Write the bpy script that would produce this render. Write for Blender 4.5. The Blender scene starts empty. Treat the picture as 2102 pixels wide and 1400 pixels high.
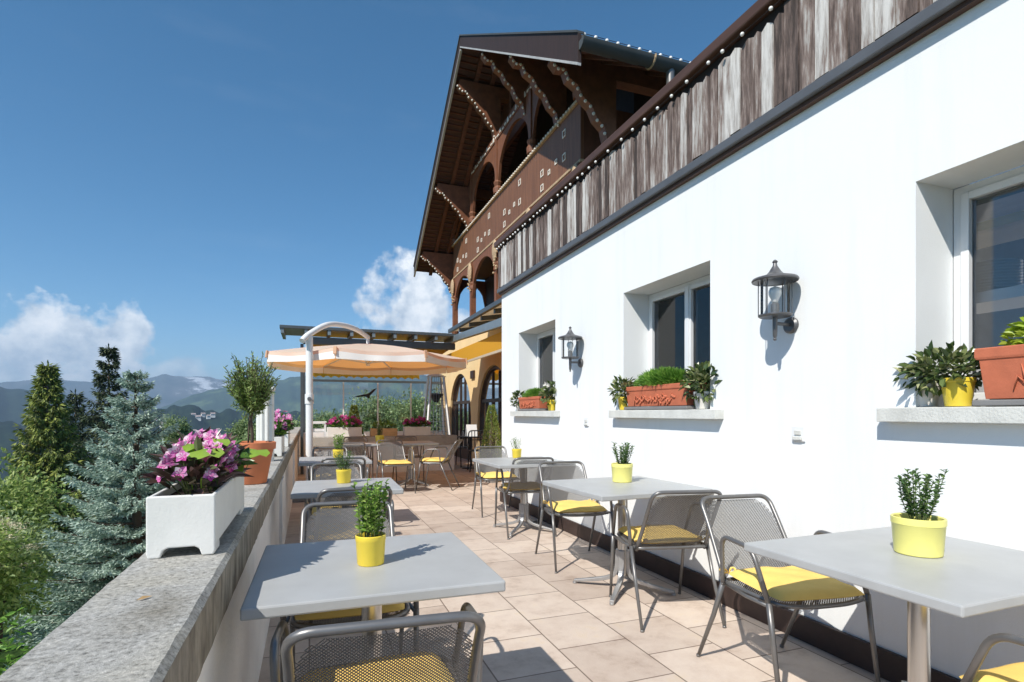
import bpy, math, random
import numpy as np
from mathutils import Vector, Matrix
random.seed(7); RNG = np.random.default_rng(7)
PI = math.pi
sc = bpy.context.scene
col = sc.collection
EYE = 1.245

# ------------------------------------------------------------------ helpers
def tag(o, label=None, cat=None, group=None, kind=None):
    if label: o['label'] = label
    if cat: o['category'] = cat
    if group: o['group'] = group
    if kind: o['kind'] = kind
    return o

def thing(name, loc, label, cat, group=None, rz=0.0):
    o = bpy.data.objects.new(name, None); col.objects.link(o)
    o.empty_display_size = 0.1
    o.location = loc; o.rotation_euler = (0, 0, rz)
    return tag(o, label, cat, group)

class MB:
    """collects geometry for ONE mesh object"""
    def __init__(s): s.v = []; s.f = []
    def add(s, vs, fs):
        b = len(s.v); s.v.extend([tuple(map(float, p)) for p in vs]); s.f.extend([tuple(i + b for i in f) for f in fs]); return s
    def box(s, x0, y0, z0, x1, y1, z1):
        return s.add([(x0,y0,z0),(x1,y0,z0),(x1,y1,z0),(x0,y1,z0),(x0,y0,z1),(x1,y0,z1),(x1,y1,z1),(x0,y1,z1)],
              [(0,3,2,1),(4,5,6,7),(0,1,5,4),(1,2,6,5),(2,3,7,6),(3,0,4,7)])
    def bar(s, a, b, w, h, up=(0,0,1)):
        a, b = Vector(a), Vector(b); d = (b - a).normalized(); u = Vector(up)
        x = d.cross(u)
        if x.length < 1e-5: x = d.cross(Vector((1,0,0)))
        x.normalize(); u = x.cross(d).normalized()
        vs = []
        for p in (a, b):
            for sx, sz in ((-1,-1),(1,-1),(1,1),(-1,1)): vs.append(p + x*(sx*w/2) + u*(sz*h/2))
        return s.add(vs, [(3,2,1,0),(4,5,6,7),(0,1,5,4),(1,2,6,5),(2,3,7,6),(3,0,4,7)])
    def tube(s, pts, r, n=8, closed=False, cap=True):
        pts = [Vector(p) for p in pts]; N = len(pts)
        rs = r if isinstance(r, (list, tuple)) else [r]*N
        ref = None; rings = []
        for i, p in enumerate(pts):
            if closed: t = pts[(i+1) % N] - pts[i-1]
            else: t = pts[min(i+1, N-1)] - pts[max(i-1, 0)]
            t.normalize()
            if ref is None:
                ref = t.cross(Vector((0,0,1)))
                if ref.length < 1e-3: ref = t.cross(Vector((1,0,0)))
            ref = ref - t*ref.dot(t); ref.normalize(); bi = t.cross(ref)
            rings.append([p + (ref*math.cos(2*PI*k/n) + bi*math.sin(2*PI*k/n))*rs[i] for k in range(n)])
        vs = [q for rg in rings for q in rg]; fs = []
        for i in range(N if closed else N-1):
            j = (i+1) % N
            for k in range(n):
                fs.append((i*n+k, i*n+(k+1) % n, j*n+(k+1) % n, j*n+k))
        if cap and not closed: fs.append(tuple(range(n-1, -1, -1))); fs.append(tuple((N-1)*n+k for k in range(n)))
        return s.add(vs, fs)
    def lathe(s, prof, n=24, o=(0,0,0), cap=True):
        vs = []; fs = []; M = len(prof)
        for (r, z) in prof:
            for k in range(n): a = 2*PI*k/n; vs.append((o[0]+r*math.cos(a), o[1]+r*math.sin(a), o[2]+z))
        for i in range(M-1):
            for k in range(n): fs.append((i*n+k, i*n+(k+1) % n, (i+1)*n+(k+1) % n, (i+1)*n+k))
        if cap:
            if prof[0][0] > 1e-4: fs.append(tuple(range(n-1, -1, -1)))
            if prof[-1][0] > 1e-4: fs.append(tuple((M-1)*n+k for k in range(n)))
        return s.add(vs, fs)
    def prism(s, poly, a, b, axis='x'):
        """poly in the two other axes, extruded from a to b along axis"""
        n = len(poly); vs = []
        for t in (a, b):
            for (p, q) in poly:
                vs.append({'x': (t,p,q), 'y': (p,t,q), 'z': (p,q,t)}[axis])
        fs = [tuple(range(n-1, -1, -1)), tuple(range(n, 2*n))] + [(i, (i+1) % n, n+(i+1) % n, n+i) for i in range(n)]
        return s.add(vs, fs)
    def ball(s, c, r, n=8, m=6, sz=1.0):
        prof = [(max(1e-5, r*math.sin(PI*i/m)), -r*math.cos(PI*i/m)*sz) for i in range(m+1)]
        return s.lathe(prof, n, c, cap=False)
    def raw(s, V, F):
        b = len(s.v); s.v.extend(map(tuple, V.tolist())); s.f.extend(map(tuple, (F + b).tolist())); return s
    def build(s, name, mat, parent=None, smooth=False, bevel=0.0, world=False, seg=2, angle=None):
        me = bpy.data.meshes.new(name)
        vs = s.v
        if world and parent is not None:
            L = parent.location; vs = [(x-L.x, y-L.y, z-L.z) for (x, y, z) in vs]
        me.from_pydata(vs, [], s.f); me.materials.append(mat)
        if smooth:
            me.polygons.foreach_set('use_smooth', [True]*len(me.polygons))
            if smooth == 'auto':
                try: me.set_sharp_from_angle(angle=math.radians(angle or 40))
                except Exception: pass
        me.update()
        o = bpy.data.objects.new(name, me); col.objects.link(o)
        if parent is not None: o.parent = parent
        if bevel:
            m = o.modifiers.new('bev', 'BEVEL'); m.width = bevel; m.segments = seg; m.limit_method = 'ANGLE'; m.angle_limit = math.radians(40)
            m.harden_normals = False
        return o

def copy_tree(o, parent=None):
    c = o.copy(); col.objects.link(c)
    if parent is not None: c.parent = parent
    for ch in list(o.children): copy_tree(ch, c)
    return c

def bez(pts, n=8):
    """Catmull-Rom through pts"""
    P = [Vector(p) for p in pts]; out = []
    for i in range(len(P)-1):
        p0 = P[max(i-1, 0)]; p1 = P[i]; p2 = P[i+1]; p3 = P[min(i+2, len(P)-1)]
        for k in range(n):
            t = k/n
            out.append(0.5*((2*p1) + (p2-p0)*t + (2*p0-5*p1+4*p2-p3)*t*t + (3*p1-p0-3*p2+p3)*t**3))
    out.append(P[-1]); return out

def rounded(pts, r, n=5):
    """polyline with rounded corners"""
    P = [Vector(p) for p in pts]; out = [P[0]]
    for i in range(1, len(P)-1):
        a, b, c = P[i-1], P[i], P[i+1]
        d1 = (a-b); d2 = (c-b); rr = min(r, d1.length*.49, d2.length*.49)
        s_ = b + d1.normalized()*rr; e = b + d2.normalized()*rr
        for k in range(n+1):
            t = k/n; out.append(s_*(1-t)**2 + b*2*t*(1-t) + e*t*t)
    out.append(P[-1]); return out

def unit(a): return a/np.maximum(np.linalg.norm(a, axis=-1, keepdims=True), 1e-9)

def leaves(mb, C, D, N, L, W, fold=0.25, hexa=True, curl=0.0):
    """leaf blades: base C, axis D, face normal N, length L, width W"""
    C = np.asarray(C, float); n = len(C)
    if n == 0: return
    D = unit(np.asarray(D, float)); N = np.asarray(N, float); S = unit(np.cross(D, N)); N = np.cross(S, D)
    L = np.broadcast_to(np.asarray(L, float).reshape(-1, 1), (n, 1)); W = np.broadcast_to(np.asarray(W, float).reshape(-1, 1), (n, 1))
    tip = C + D*L - N*(curl*L)
    if hexa:
        up = N*(W*fold)
        l1 = C + D*L*.28 - S*W*.42 + up; l2 = C + D*L*.66 - S*W*.40 + up - N*(curl*L*.4)
        r1 = C + D*L*.28 + S*W*.42 + up; r2 = C + D*L*.66 + S*W*.40 + up - N*(curl*L*.4)
        V = np.stack([C, l1, l2, tip, r2, r1], 1).reshape(-1, 3)
        b = (np.arange(n)*6)[:, None]
        F = np.concatenate([b + np.array([[0,1,2,3]]), b + np.array([[0,3,4,5]])], 0)
    else:
        m = C + D*L*.5
        V = np.stack([C, m - S*W*.5 + N*W*fold, tip, m + S*W*.5 + N*W*fold], 1).reshape(-1, 3)
        b = (np.arange(n)*4)[:, None]; F = b + np.array([[0,1,2,3]])
    mb.raw(V, F)

def rdir(n): return unit(RNG.normal(size=(n, 3)))

# ------------------------------------------------------------------ materials
def nt(m): return m.node_tree.nodes, m.node_tree.links
def new_mat(name):
    m = bpy.data.materials.new(name); m.use_nodes = True; return m
def ramp(ns, stops):
    r = ns.new('ShaderNodeValToRGB'); e = r.color_ramp.elements
    while len(e) < len(stops): e.new(0.5)
    for i, (p, c) in enumerate(stops): e[i].position = p; e[i].color = (*c, 1)
    return r
def mat(name, c, rough=.6, metal=0, var=.12, scale=8, bump=0, bscale=60, c2=None, stretch=None, detail=5, spec=None, coat=0):
    m = new_mat(name); ns, ls = nt(m); b = ns['Principled BSDF']
    b.inputs['Roughness'].default_value = rough; b.inputs['Metallic'].default_value = metal
    if spec is not None: b.inputs['Specular IOR Level'].default_value = spec
    if coat: b.inputs['Coat Weight'].default_value = coat
    tc = ns.new('ShaderNodeTexCoord'); mp = ns.new('ShaderNodeMapping'); ls.new(tc.outputs['Object'], mp.inputs[0])
    if stretch: mp.inputs['Scale'].default_value = stretch
    nz = ns.new('ShaderNodeTexNoise'); nz.inputs['Scale'].default_value = scale; nz.inputs['Detail'].default_value = detail; nz.inputs['Roughness'].default_value = .6
    ls.new(mp.outputs[0], nz.inputs[0])
    if c2 is None:
        lo = tuple(max(0, x*(1-var)) for x in c); hi = tuple(min(1, x*(1+var)) for x in c)
    else: lo, hi = c, c2
    r = ramp(ns, [(.3, lo), (.7, hi)]); ls.new(nz.outputs[0], r.inputs[0]); ls.new(r.outputs[0], b.inputs['Base Color'])
    if bump:
        n2 = ns.new('ShaderNodeTexNoise'); n2.inputs['Scale'].default_value = bscale; n2.inputs['Detail'].default_value = 6
        ls.new(mp.outputs[0], n2.inputs[0]); bp = ns.new('ShaderNodeBump'); bp.inputs['Strength'].default_value = bump; bp.inputs['Distance'].default_value = .01
        ls.new(n2.outputs[0], bp.inputs['Height']); ls.new(bp.outputs[0], b.inputs['Normal'])
    return m
def leaf_mat(name, stops, rough=.5, trans=.3):
    m = new_mat(name); ns, ls = nt(m); b = ns['Principled BSDF']; b.inputs['Roughness'].default_value = rough
    g = ns.new('ShaderNodeNewGeometry'); r = ramp(ns, stops)
    ls.new(g.outputs['Random Per Island'], r.inputs[0]); ls.new(r.outputs[0], b.inputs['Base Color'])
    t = ns.new('ShaderNodeBsdfTranslucent'); ls.new(r.outputs[0], t.inputs[0]); mx = ns.new('ShaderNodeMixShader'); mx.inputs[0].default_value = trans
    ls.new(b.outputs[0], mx.inputs[1]); ls.new(t.outputs[0], mx.inputs[2]); ls.new(mx.outputs[0], ns['Material Output'].inputs[0])
    return m
def fabric(name, c, trans=.45, c2=None, rough=.8):
    m = new_mat(name); ns, ls = nt(m); b = ns['Principled BSDF']; b.inputs['Roughness'].default_value = rough; b.inputs['Base Color'].default_value = (*c, 1)
    t = ns.new('ShaderNodeBsdfTranslucent'); t.inputs[0].default_value = (*(c2 or c), 1); mx = ns.new('ShaderNodeMixShader'); mx.inputs[0].default_value = trans
    ls.new(b.outputs[0], mx.inputs[1]); ls.new(t.outputs[0], mx.inputs[2]); ls.new(mx.outputs[0], ns['Material Output'].inputs[0]); return m
def glass(name, tint=(.9,.95,.95), refl=1.0, ior=1.5):
    m = new_mat(name); ns, ls = nt(m); ns.remove(ns['Principled BSDF'])
    tr = ns.new('ShaderNodeBsdfTransparent'); tr.inputs[0].default_value = (*tint, 1)
    gl = ns.new('ShaderNodeBsdfGlossy'); gl.inputs['Roughness'].default_value = .01; gl.inputs[0].default_value = (refl, refl, refl, 1)
    fr = ns.new('ShaderNodeFresnel'); fr.inputs[0].default_value = ior; mx = ns.new('ShaderNodeMixShader')
    ls.new(fr.outputs[0], mx.inputs[0]); ls.new(tr.outputs[0], mx.inputs[1]); ls.new(gl.outputs[0], mx.inputs[2]); ls.new(mx.outputs[0], ns['Material Output'].inputs[0]); return m

M = {}
M['plaster'] = mat('plaster', (.83,.845,.84), .9, var=.02, scale=1.5, bump=.12, bscale=220)
M['parapet_paint'] = mat('parapet_paint', (.86,.84,.815), .9, var=.10, scale=2.5, bump=.3, bscale=60)
M['reveal'] = M['plaster']
M['skirting'] = mat('skirting', (.045,.028,.024), .6, var=.3, scale=6)
M['metal_grey'] = mat('metal_grey', (.20,.195,.19), .38, metal=.55, var=.08, scale=20)
M['mesh_grey'] = mat('mesh_grey', (.15,.145,.14), .5, metal=.3, var=.06, scale=20)
M['dark_iron'] = mat('dark_iron', (.03,.032,.036), .45, metal=.4, var=.2, scale=10)
M['steel'] = mat('steel', (.60,.59,.57), .28, metal=1, var=.06, scale=40, stretch=(1,1,.05))
M['cast_base'] = mat('cast_base', (.42,.42,.42), .45, metal=.7, var=.08, scale=20)
M['table_top'] = mat('table_top', (.415,.42,.415), .42, var=.07, scale=7, detail=9, bump=.04, bscale=400)
M['yellow_pot'] = mat('yellow_pot', (.87,.66,.06), .4, var=.04, scale=10, coat=.2)
M['pale_pot'] = mat('pale_pot', (.86,.80,.24), .4, var=.04, scale=10, coat=.2)
M['white_pot'] = mat('white_pot', (.76,.72,.66), .5, var=.06, scale=8)
M['terracotta'] = mat('terracotta', (.52,.15,.075), .75, var=.12, scale=14, bump=.15, bscale=150)
M['terracotta_orange'] = mat('terracotta_orange', (.62,.20,.085), .7, var=.08, scale=9, bump=.1, bscale=120)
M['tray'] = mat('tray', (.22,.215,.21), .6, var=.1)
M['soil'] = mat('soil', (.035,.022,.015), .95, var=.4, scale=60, bump=.8, bscale=150)
M['planter_white'] = mat('planter_white', (.74,.73,.69), .85, var=.05, scale=9, bump=.10, bscale=160)
M['frame_white'] = mat('frame_white', (.78,.79,.79), .35, var=.02)
M['sill'] = mat('sill', (.62,.62,.58), .85, var=.12, scale=9, bump=.3, bscale=90)
M['lamp_metal'] = mat('lamp_metal', (.13,.13,.135), .42, metal=.5, var=.15, scale=20)
M['bulb'] = mat('bulb', (.85,.85,.82), .25, var=.02, coat=.4)
M['bead'] = mat('bead', (.80,.76,.68), .5, var=.06)
M['glass'] = glass('glass')
M['lamp_glass'] = glass('lamp_glass', (.985,.99,.99), ior=1.22)
M['window_glass'] = glass('window_glass', (.95,.96,.97), ior=1.6)
M['screen_glass'] = glass('screen_glass', (.95,.98,.97), ior=1.5)
M['room_dark'] = mat('room_dark', (.55,.54,.54), .9, var=.1)
M['wood_light'] = mat('wood_light', (.55,.36,.17), .5, var=.2, scale=6, stretch=(1,.15,4))
M['plate'] = mat('plate', (.88,.88,.88), .2, var=.02)
M['chalet_brown'] = mat('chalet_brown', (.13,.048,.025), .6, var=.30, scale=5, stretch=(1,6,.5), bump=.3, bscale=30)
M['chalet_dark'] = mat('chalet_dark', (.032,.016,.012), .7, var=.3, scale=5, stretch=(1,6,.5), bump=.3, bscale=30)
M['chalet_red'] = mat('chalet_red', (.20,.078,.037), .55, var=.25, scale=7, stretch=(1,3,1), bump=.2, bscale=40)
M['carved'] = mat('carved', (.46,.33,.20), .65, var=.35, scale=30, bump=.4, bscale=50)
M['trim_cream'] = mat('trim_cream', (.62,.55,.45), .6, var=.1)
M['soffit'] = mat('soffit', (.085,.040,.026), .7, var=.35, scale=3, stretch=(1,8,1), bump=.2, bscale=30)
M['trim_grey'] = mat('trim_grey', (.42,.42,.41), .5, var=.15, scale=6)
M['roof'] = mat('roof', (.10,.085,.075), .8, var=.2, scale=12)
M['zinc'] = mat('zinc', (.07,.075,.075), .6, metal=.1, var=.12, scale=6)
M['flashing'] = mat('flashing', (.13,.135,.145), .5, metal=.3, var=.12, scale=5)
M['rail_brown'] = mat('rail_brown', (.085,.042,.026), .5, var=.25, scale=5, stretch=(6,.4,6))
M['brown_black'] = mat('brown_black', (.035,.022,.018), .7, var=.25)
M['pergola'] = mat('pergola', (.085,.10,.11), .45, metal=.3, var=.1, scale=4)
M['pergola_light'] = mat('pergola_light', (.20,.24,.26), .4, metal=.3, var=.1, scale=4)
M['ochre_wall'] = mat('ochre_wall', (.82,.60,.31), .9, var=.05, scale=2, bump=.2, bscale=90)
M['door_brown'] = mat('door_brown', (.040,.022,.015), .45, var=.3, scale=6)
M['yellow_fabric'] = fabric('yellow_fabric', (.86,.52,.05), .5)
M['cream_fabric'] = fabric('cream_fabric', (.95,.86,.73), .48, (1.0,.40,.08))
M['white_fabric'] = fabric('white_fabric', (.94,.93,.90), .2, (.9,.75,.6))
M['cream_panel'] = fabric('cream_panel', (.80,.72,.58), .5)
M['white_metal'] = mat('white_metal', (.78,.78,.77), .35, var=.03)
M['decal'] = mat('decal', (.012,.012,.013), .5, var=.05)
M['bark'] = mat('bark', (.085,.060,.042), .9, var=.35, scale=12, stretch=(1,1,.2), bump=.6, bscale=40)
M['pale_bark'] = mat('pale_bark', (.26,.22,.18), .9, var=.3, scale=10, bump=.4, bscale=60)
M['stem'] = mat('stem', (.10,.13,.035), .6, var=.2)
M['spruce_blue'] = leaf_mat('spruce_blue', [(0,(.15,.23,.18)), (.5,(.38,.50,.42)), (1,(.60,.70,.60))], .95, .25)
M['spruce_dark'] = leaf_mat('spruce_dark', [(0,(.07,.095,.022)), (.6,(.20,.25,.05)), (1,(.42,.46,.09))], .6, .2)
M['spruce_black'] = leaf_mat('spruce_black', [(0,(.026,.044,.024)), (.7,(.065,.095,.042)), (1,(.15,.18,.065))], .6, .15)
M['shrub_green'] = leaf_mat('shrub_green', [(0,(.09,.15,.03)), (.5,(.27,.39,.09)), (1,(.55,.62,.22))], .5, .45)
M['tree_green'] = leaf_mat('tree_green', [(0,(.09,.14,.05)), (.5,(.24,.33,.13)), (1,(.45,.54,.27))], .5, .35)
M['cream_flower'] = leaf_mat('cream_flower', [(0,(.62,.54,.34)), (1,(.80,.74,.54))], .6, .3)
M['box_leaf'] = leaf_mat('box_leaf', [(0,(.08,.17,.02)), (.5,(.22,.38,.06)), (1,(.46,.60,.16))], .35, .3)
M['box_leaf_dark'] = leaf_mat('box_leaf_dark', [(0,(.035,.09,.025)), (.6,(.11,.21,.06)), (1,(.26,.38,.14))], .35, .3)
M['rosemary'] = leaf_mat('rosemary', [(0,(.08,.14,.025)), (.6,(.23,.33,.075)), (1,(.44,.53,.19))], .5, .25)
M['sill_dark_leaf'] = leaf_mat('sill_dark_leaf', [(0,(.03,.055,.018)), (.5,(.10,.155,.045)), (.8,(.26,.29,.11)), (1,(.50,.50,.28))], .3, .2)
M['grass_leaf'] = leaf_mat('grass_leaf', [(0,(.08,.20,.025)), (.6,(.20,.40,.06)), (1,(.36,.56,.11))], .45, .42)
M['lime_leaf'] = leaf_mat('lime_leaf', [(0,(.24,.36,.02)), (.6,(.42,.54,.04)), (1,(.60,.66,.10))], .45, .3)
M['bronze_leaf'] = leaf_mat('bronze_leaf', [(0,(.03,.035,.018)), (.4,(.085,.045,.035)), (.7,(.20,.12,.11)), (1,(.12,.19,.07))], .3, .15)
M['green_leaf'] = leaf_mat('green_leaf', [(0,(.03,.08,.02)), (.6,(.08,.18,.03)), (1,(.30,.46,.06))], .35, .25)
M['lime_round'] = leaf_mat('lime_round', [(0,(.30,.48,.05)), (1,(.42,.60,.10))], .35, .35)
M['pink'] = leaf_mat('pink', [(0,(.46,.03,.16)), (.35,(.70,.08,.40)), (.65,(.80,.28,.60)), (.85,(.85,.60,.72)), (1,(.88,.80,.78))], .45, .35)
M['magenta'] = leaf_mat('magenta', [(0,(.28,.01,.09)), (.6,(.52,.03,.24)), (1,(.70,.22,.48))], .45, .3)
M['white_petal'] = leaf_mat('white_petal', [(0,(.7,.66,.6)), (1,(.82,.80,.74))], .5, .3)

# yellow seat cushion cloth
m = mat('cushion_yellow', (.87,.60,.16), .8, var=.08, scale=6, bump=.35, bscale=18); M['cushion'] = m

# weathered planks: per-plank tone plus vertical streaks
m = new_mat('weathered_planks'); ns, ls = nt(m); b = ns['Principled BSDF']; b.inputs['Roughness'].default_value = .85
g = ns.new('ShaderNodeNewGeometry'); tc = ns.new('ShaderNodeTexCoord'); mp = ns.new('ShaderNodeMapping'); mp.inputs['Scale'].default_value = (3, 14, 1.6)
ls.new(tc.outputs['Object'], mp.inputs[0])
n1 = ns.new('ShaderNodeTexNoise'); n1.noise_dimensions = '4D'; n1.inputs['Scale'].default_value = 2.2; n1.inputs['Detail'].default_value = 8; n1.inputs['Roughness'].default_value = .68
mw = ns.new('ShaderNodeMath'); mw.operation = 'MULTIPLY'; mw.inputs[1].default_value = 40; ls.new(g.outputs['Random Per Island'], mw.inputs[0])
ls.new(mp.outputs[0], n1.inputs[0]); ls.new(mw.outputs[0], n1.inputs['W'])
a1 = ns.new('ShaderNodeMath'); a1.operation = 'MULTIPLY_ADD'; a1.inputs[1].default_value = .42; a1.inputs[2].default_value = -.21; ls.new(g.outputs['Random Per Island'], a1.inputs[0])
a2 = ns.new('ShaderNodeMath'); a2.operation = 'ADD'; ls.new(n1.outputs[0], a2.inputs[0]); ls.new(a1.outputs[0], a2.inputs[1])
r = ramp(ns, [(.28,(.045,.032,.027)), (.42,(.14,.10,.085)), (.50,(.25,.195,.17)), (.55,(.36,.33,.305)), (.70,(.62,.60,.57))])
ls.new(a2.outputs[0], r.inputs[0]); ls.new(r.outputs[0], b.inputs['Base Color'])
bp = ns.new('ShaderNodeBump'); bp.inputs['Strength'].default_value = .5; bp.inputs['Distance'].default_value = .01; ls.new(n1.outputs[0], bp.inputs['Height']); ls.new(bp.outputs[0], b.inputs['Normal'])
M['planks'] = m

# terrace tiles (running bond)
m = new_mat('terrace_tiles'); ns, ls = nt(m); b = ns['Principled BSDF']; b.inputs['Roughness'].default_value = .75
tc = ns.new('ShaderNodeTexCoord'); sp = ns.new('ShaderNodeSeparateXYZ'); cb = ns.new('ShaderNodeCombineXYZ'); ls.new(tc.outputs['Object'], sp.inputs[0])
ax = ns.new('ShaderNodeMath'); ax.operation = 'ADD'; ax.inputs[1].default_value = 20 - .05; ls.new(sp.outputs['Y'], ax.inputs[0])
ay = ns.new('ShaderNodeMath'); ay.operation = 'ADD'; ay.inputs[1].default_value = 8.2 - 1.235 + .005; ls.new(sp.outputs['X'], ay.inputs[0])
ls.new(ax.outputs[0], cb.inputs[0]); ls.new(ay.outputs[0], cb.inputs[1])
br = ns.new('ShaderNodeTexBrick'); br.offset = .5; br.offset_frequency = 2; br.squash = 1
for k, v in (('Scale', 1), ('Mortar Size', .0045), ('Mortar Smooth', .2), ('Bias', 0), ('Brick Width', .43), ('Row Height', .41)): br.inputs[k].default_value = v
br.inputs['Color1'].default_value = (.50,.405,.335,1); br.inputs['Color2'].default_value = (.68,.57,.475,1); br.inputs['Mortar'].default_value = (.22,.165,.13,1)
ls.new(cb.outputs[0], br.inputs[0])
n1 = ns.new('ShaderNodeTexNoise'); n1.inputs['Scale'].default_value = 4.5; n1.inputs['Detail'].default_value = 8; n1.inputs['Roughness'].default_value = .7; ls.new(tc.outputs['Object'], n1.inputs[0])
r = ramp(ns, [(.28,(.68,.63,.60)), (.46,(.93,.91,.90)), (.58,(1,1,1)), (.76,(1.0,.95,.80))]); ls.new(n1.outputs[0], r.inputs[0])
mx = ns.new('ShaderNodeMix'); mx.data_type = 'RGBA'; mx.blend_type = 'MULTIPLY'; mx.inputs[0].default_value = 1
ls.new(br.outputs[0], mx.inputs[6]); ls.new(r.outputs[0], mx.inputs[7]); ls.new(mx.outputs[2], b.inputs['Base Color'])
n2 = ns.new('ShaderNodeTexNoise'); n2.inputs['Scale'].default_value = 130; n2.inputs['Detail'].default_value = 4; ls.new(tc.outputs['Object'], n2.inputs[0])
mh = ns.new('ShaderNodeMath'); mh.operation = 'MULTIPLY_ADD'; mh.inputs[1].default_value = -1.5; ls.new(br.outputs['Fac'], mh.inputs[0]); ls.new(n2.outputs[0], mh.inputs[2])
bp = ns.new('ShaderNodeBump'); bp.inputs['Strength'].default_value = .35; bp.inputs['Distance'].default_value = .004; ls.new(mh.outputs[0], bp.inputs['Height']); ls.new(bp.outputs[0], b.inputs['Normal'])
M['tiles'] = m

# lichen-speckled concrete coping
m = new_mat('coping_concrete'); ns, ls = nt(m); b = ns['Principled BSDF']; b.inputs['Roughness'].default_value = .92
tc = ns.new('ShaderNodeTexCoord')
n1 = ns.new('ShaderNodeTexNoise'); n1.inputs['Scale'].default_value = 95; n1.inputs['Detail'].default_value = 8; n1.inputs['Roughness'].default_value = .75
n2 = ns.new('ShaderNodeTexNoise'); n2.inputs['Scale'].default_value = 5; n2.inputs['Detail'].default_value = 6
ls.new(tc.outputs['Object'], n1.inputs[0]); ls.new(tc.outputs['Object'], n2.inputs[0])
r1 = ramp(ns, [(.33,(.13,.125,.115)), (.44,(.34,.33,.30)), (.57,(.50,.485,.45)), (.70,(.66,.64,.59))]); r2 = ramp(ns, [(.30,(.62,.59,.53)), (.50,(1,1,1)), (.70,(1,.97,.9))])
ls.new(n1.outputs[0], r1.inputs[0]); ls.new(n2.outputs[0], r2.inputs[0])
mx = ns.new('ShaderNodeMix'); mx.data_type = 'RGBA'; mx.blend_type = 'MULTIPLY'; mx.inputs[0].default_value = 1
ls.new(r1.outputs[0], mx.inputs[6]); ls.new(r2.outputs[0], mx.inputs[7]); ls.new(mx.outputs[2], b.inputs['Base Color'])
bp = ns.new('ShaderNodeBump'); bp.inputs['Strength'].default_value = .8; bp.inputs['Distance'].default_value = .006; ls.new(n1.outputs[0], bp.inputs['Height']); ls.new(bp.outputs[0], b.inputs['Normal'])
M['coping'] = m
m = mat('coping_side', (.10,.082,.062), .95, c2=(.42,.38,.31), scale=7, stretch=(1,2.2,.9), detail=9, bump=.7, bscale=50); M['coping_side'] = m

def land_mat(name, stops, scale, detail=9):
    m = new_mat(name); ns, ls = nt(m); b = ns['Principled BSDF']; b.inputs['Roughness'].default_value = .95; b.inputs['Specular IOR Level'].default_value = .1
    tc = ns.new('ShaderNodeTexCoord'); n1 = ns.new('ShaderNodeTexNoise'); n1.inputs['Scale'].default_value = scale; n1.inputs['Detail'].default_value = detail; n1.inputs['Roughness'].default_value = .7
    ls.new(tc.outputs['Object'], n1.inputs[0]); r = ramp(ns, stops); ls.new(n1.outputs[0], r.inputs[0]); ls.new(r.outputs[0], b.inputs['Base Color'])
    return m
M['forest'] = land_mat('forest', [(.35,(.006,.014,.012)), (.55,(.014,.028,.018)), (.68,(.03,.05,.026))], .03)
M['meadow_hill'] = land_mat('meadow_hill', [(.35,(.014,.028,.016)), (.52,(.03,.055,.024)), (.62,(.085,.125,.05))], .006)
M['alp'] = land_mat('alp', [(.40,(.04,.055,.05)), (.56,(.12,.12,.12)), (.60,(.6,.62,.65))], .0016)
M['ground'] = land_mat('ground', [(.30,(.020,.045,.012)), (.55,(.055,.105,.022)), (.75,(.11,.16,.04))], .9)

M['chalet_red_boards'] = mat('chalet_red_boards', (.14,.060,.030), .55, c2=(.25,.112,.055), scale=4, stretch=(1,7,.35), bump=.35, bscale=20)

m = M['plaster']; ns, ls = nt(m); b = ns['Principled BSDF']; tc = ns.new('ShaderNodeTexCoord'); mp = ns.new('ShaderNodeMapping'); mp.inputs['Scale'].default_value = (1, 5, .45)
n_ = ns.new('ShaderNodeTexNoise'); n_.inputs['Scale'].default_value = 1.6; n_.inputs['Detail'].default_value = 8; n_.inputs['Roughness'].default_value = .65
ls.new(tc.outputs['Object'], mp.inputs[0]); ls.new(mp.outputs[0], n_.inputs[0]); r = ramp(ns, [(.30,(.95,.95,.945)), (.50,(1,1,1))]); ls.new(n_.outputs[0], r.inputs[0])
mx = ns.new('ShaderNodeMix'); mx.data_type = 'RGBA'; mx.blend_type = 'MULTIPLY'; mx.inputs[0].default_value = 1
src = b.inputs['Base Color'].links[0].from_socket; ls.new(src, mx.inputs[6]); ls.new(r.outputs[0], mx.inputs[7]); ls.new(mx.outputs[2], b.inputs['Base Color'])

M['rib_cap'] = mat('rib_cap', (.62,.36,.22), .7, var=.1)
SKY_HUE = .49; HAZE_D = 1.7e-4
SKY_S, SKY_SAT, SKY_DUST, CLOUD_S, SUN_S, EXPO = .108, 1.28, .3, .98, 4.2, .46
CLOUDS = [(-19.0,5.6,5.2,4.0,3.2,.95), (-15.2,5.8,3.2,3.4,3.2,.92), (-22,3.5,5,2.2,2.5,.8), (-11,3.4,4.0,1.5,2.2,.55), (9.8,11.0,4.8,4.8,2.6,.97), (11,8,6,4,2.5,.9), (-9,1.8,9,.9,1.5,.5)]
# ------------------------------------------------------------------ terrace, parapet, white building
WX = 2.548
def structure(name, mb, m, **k):
    o = mb.build(name, m, **k); o['kind'] = 'structure'; return o
structure('terrace_floor', MB().box(-.44, -3, -.12, 5.2, 17.2, 0), M['tiles'])

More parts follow.
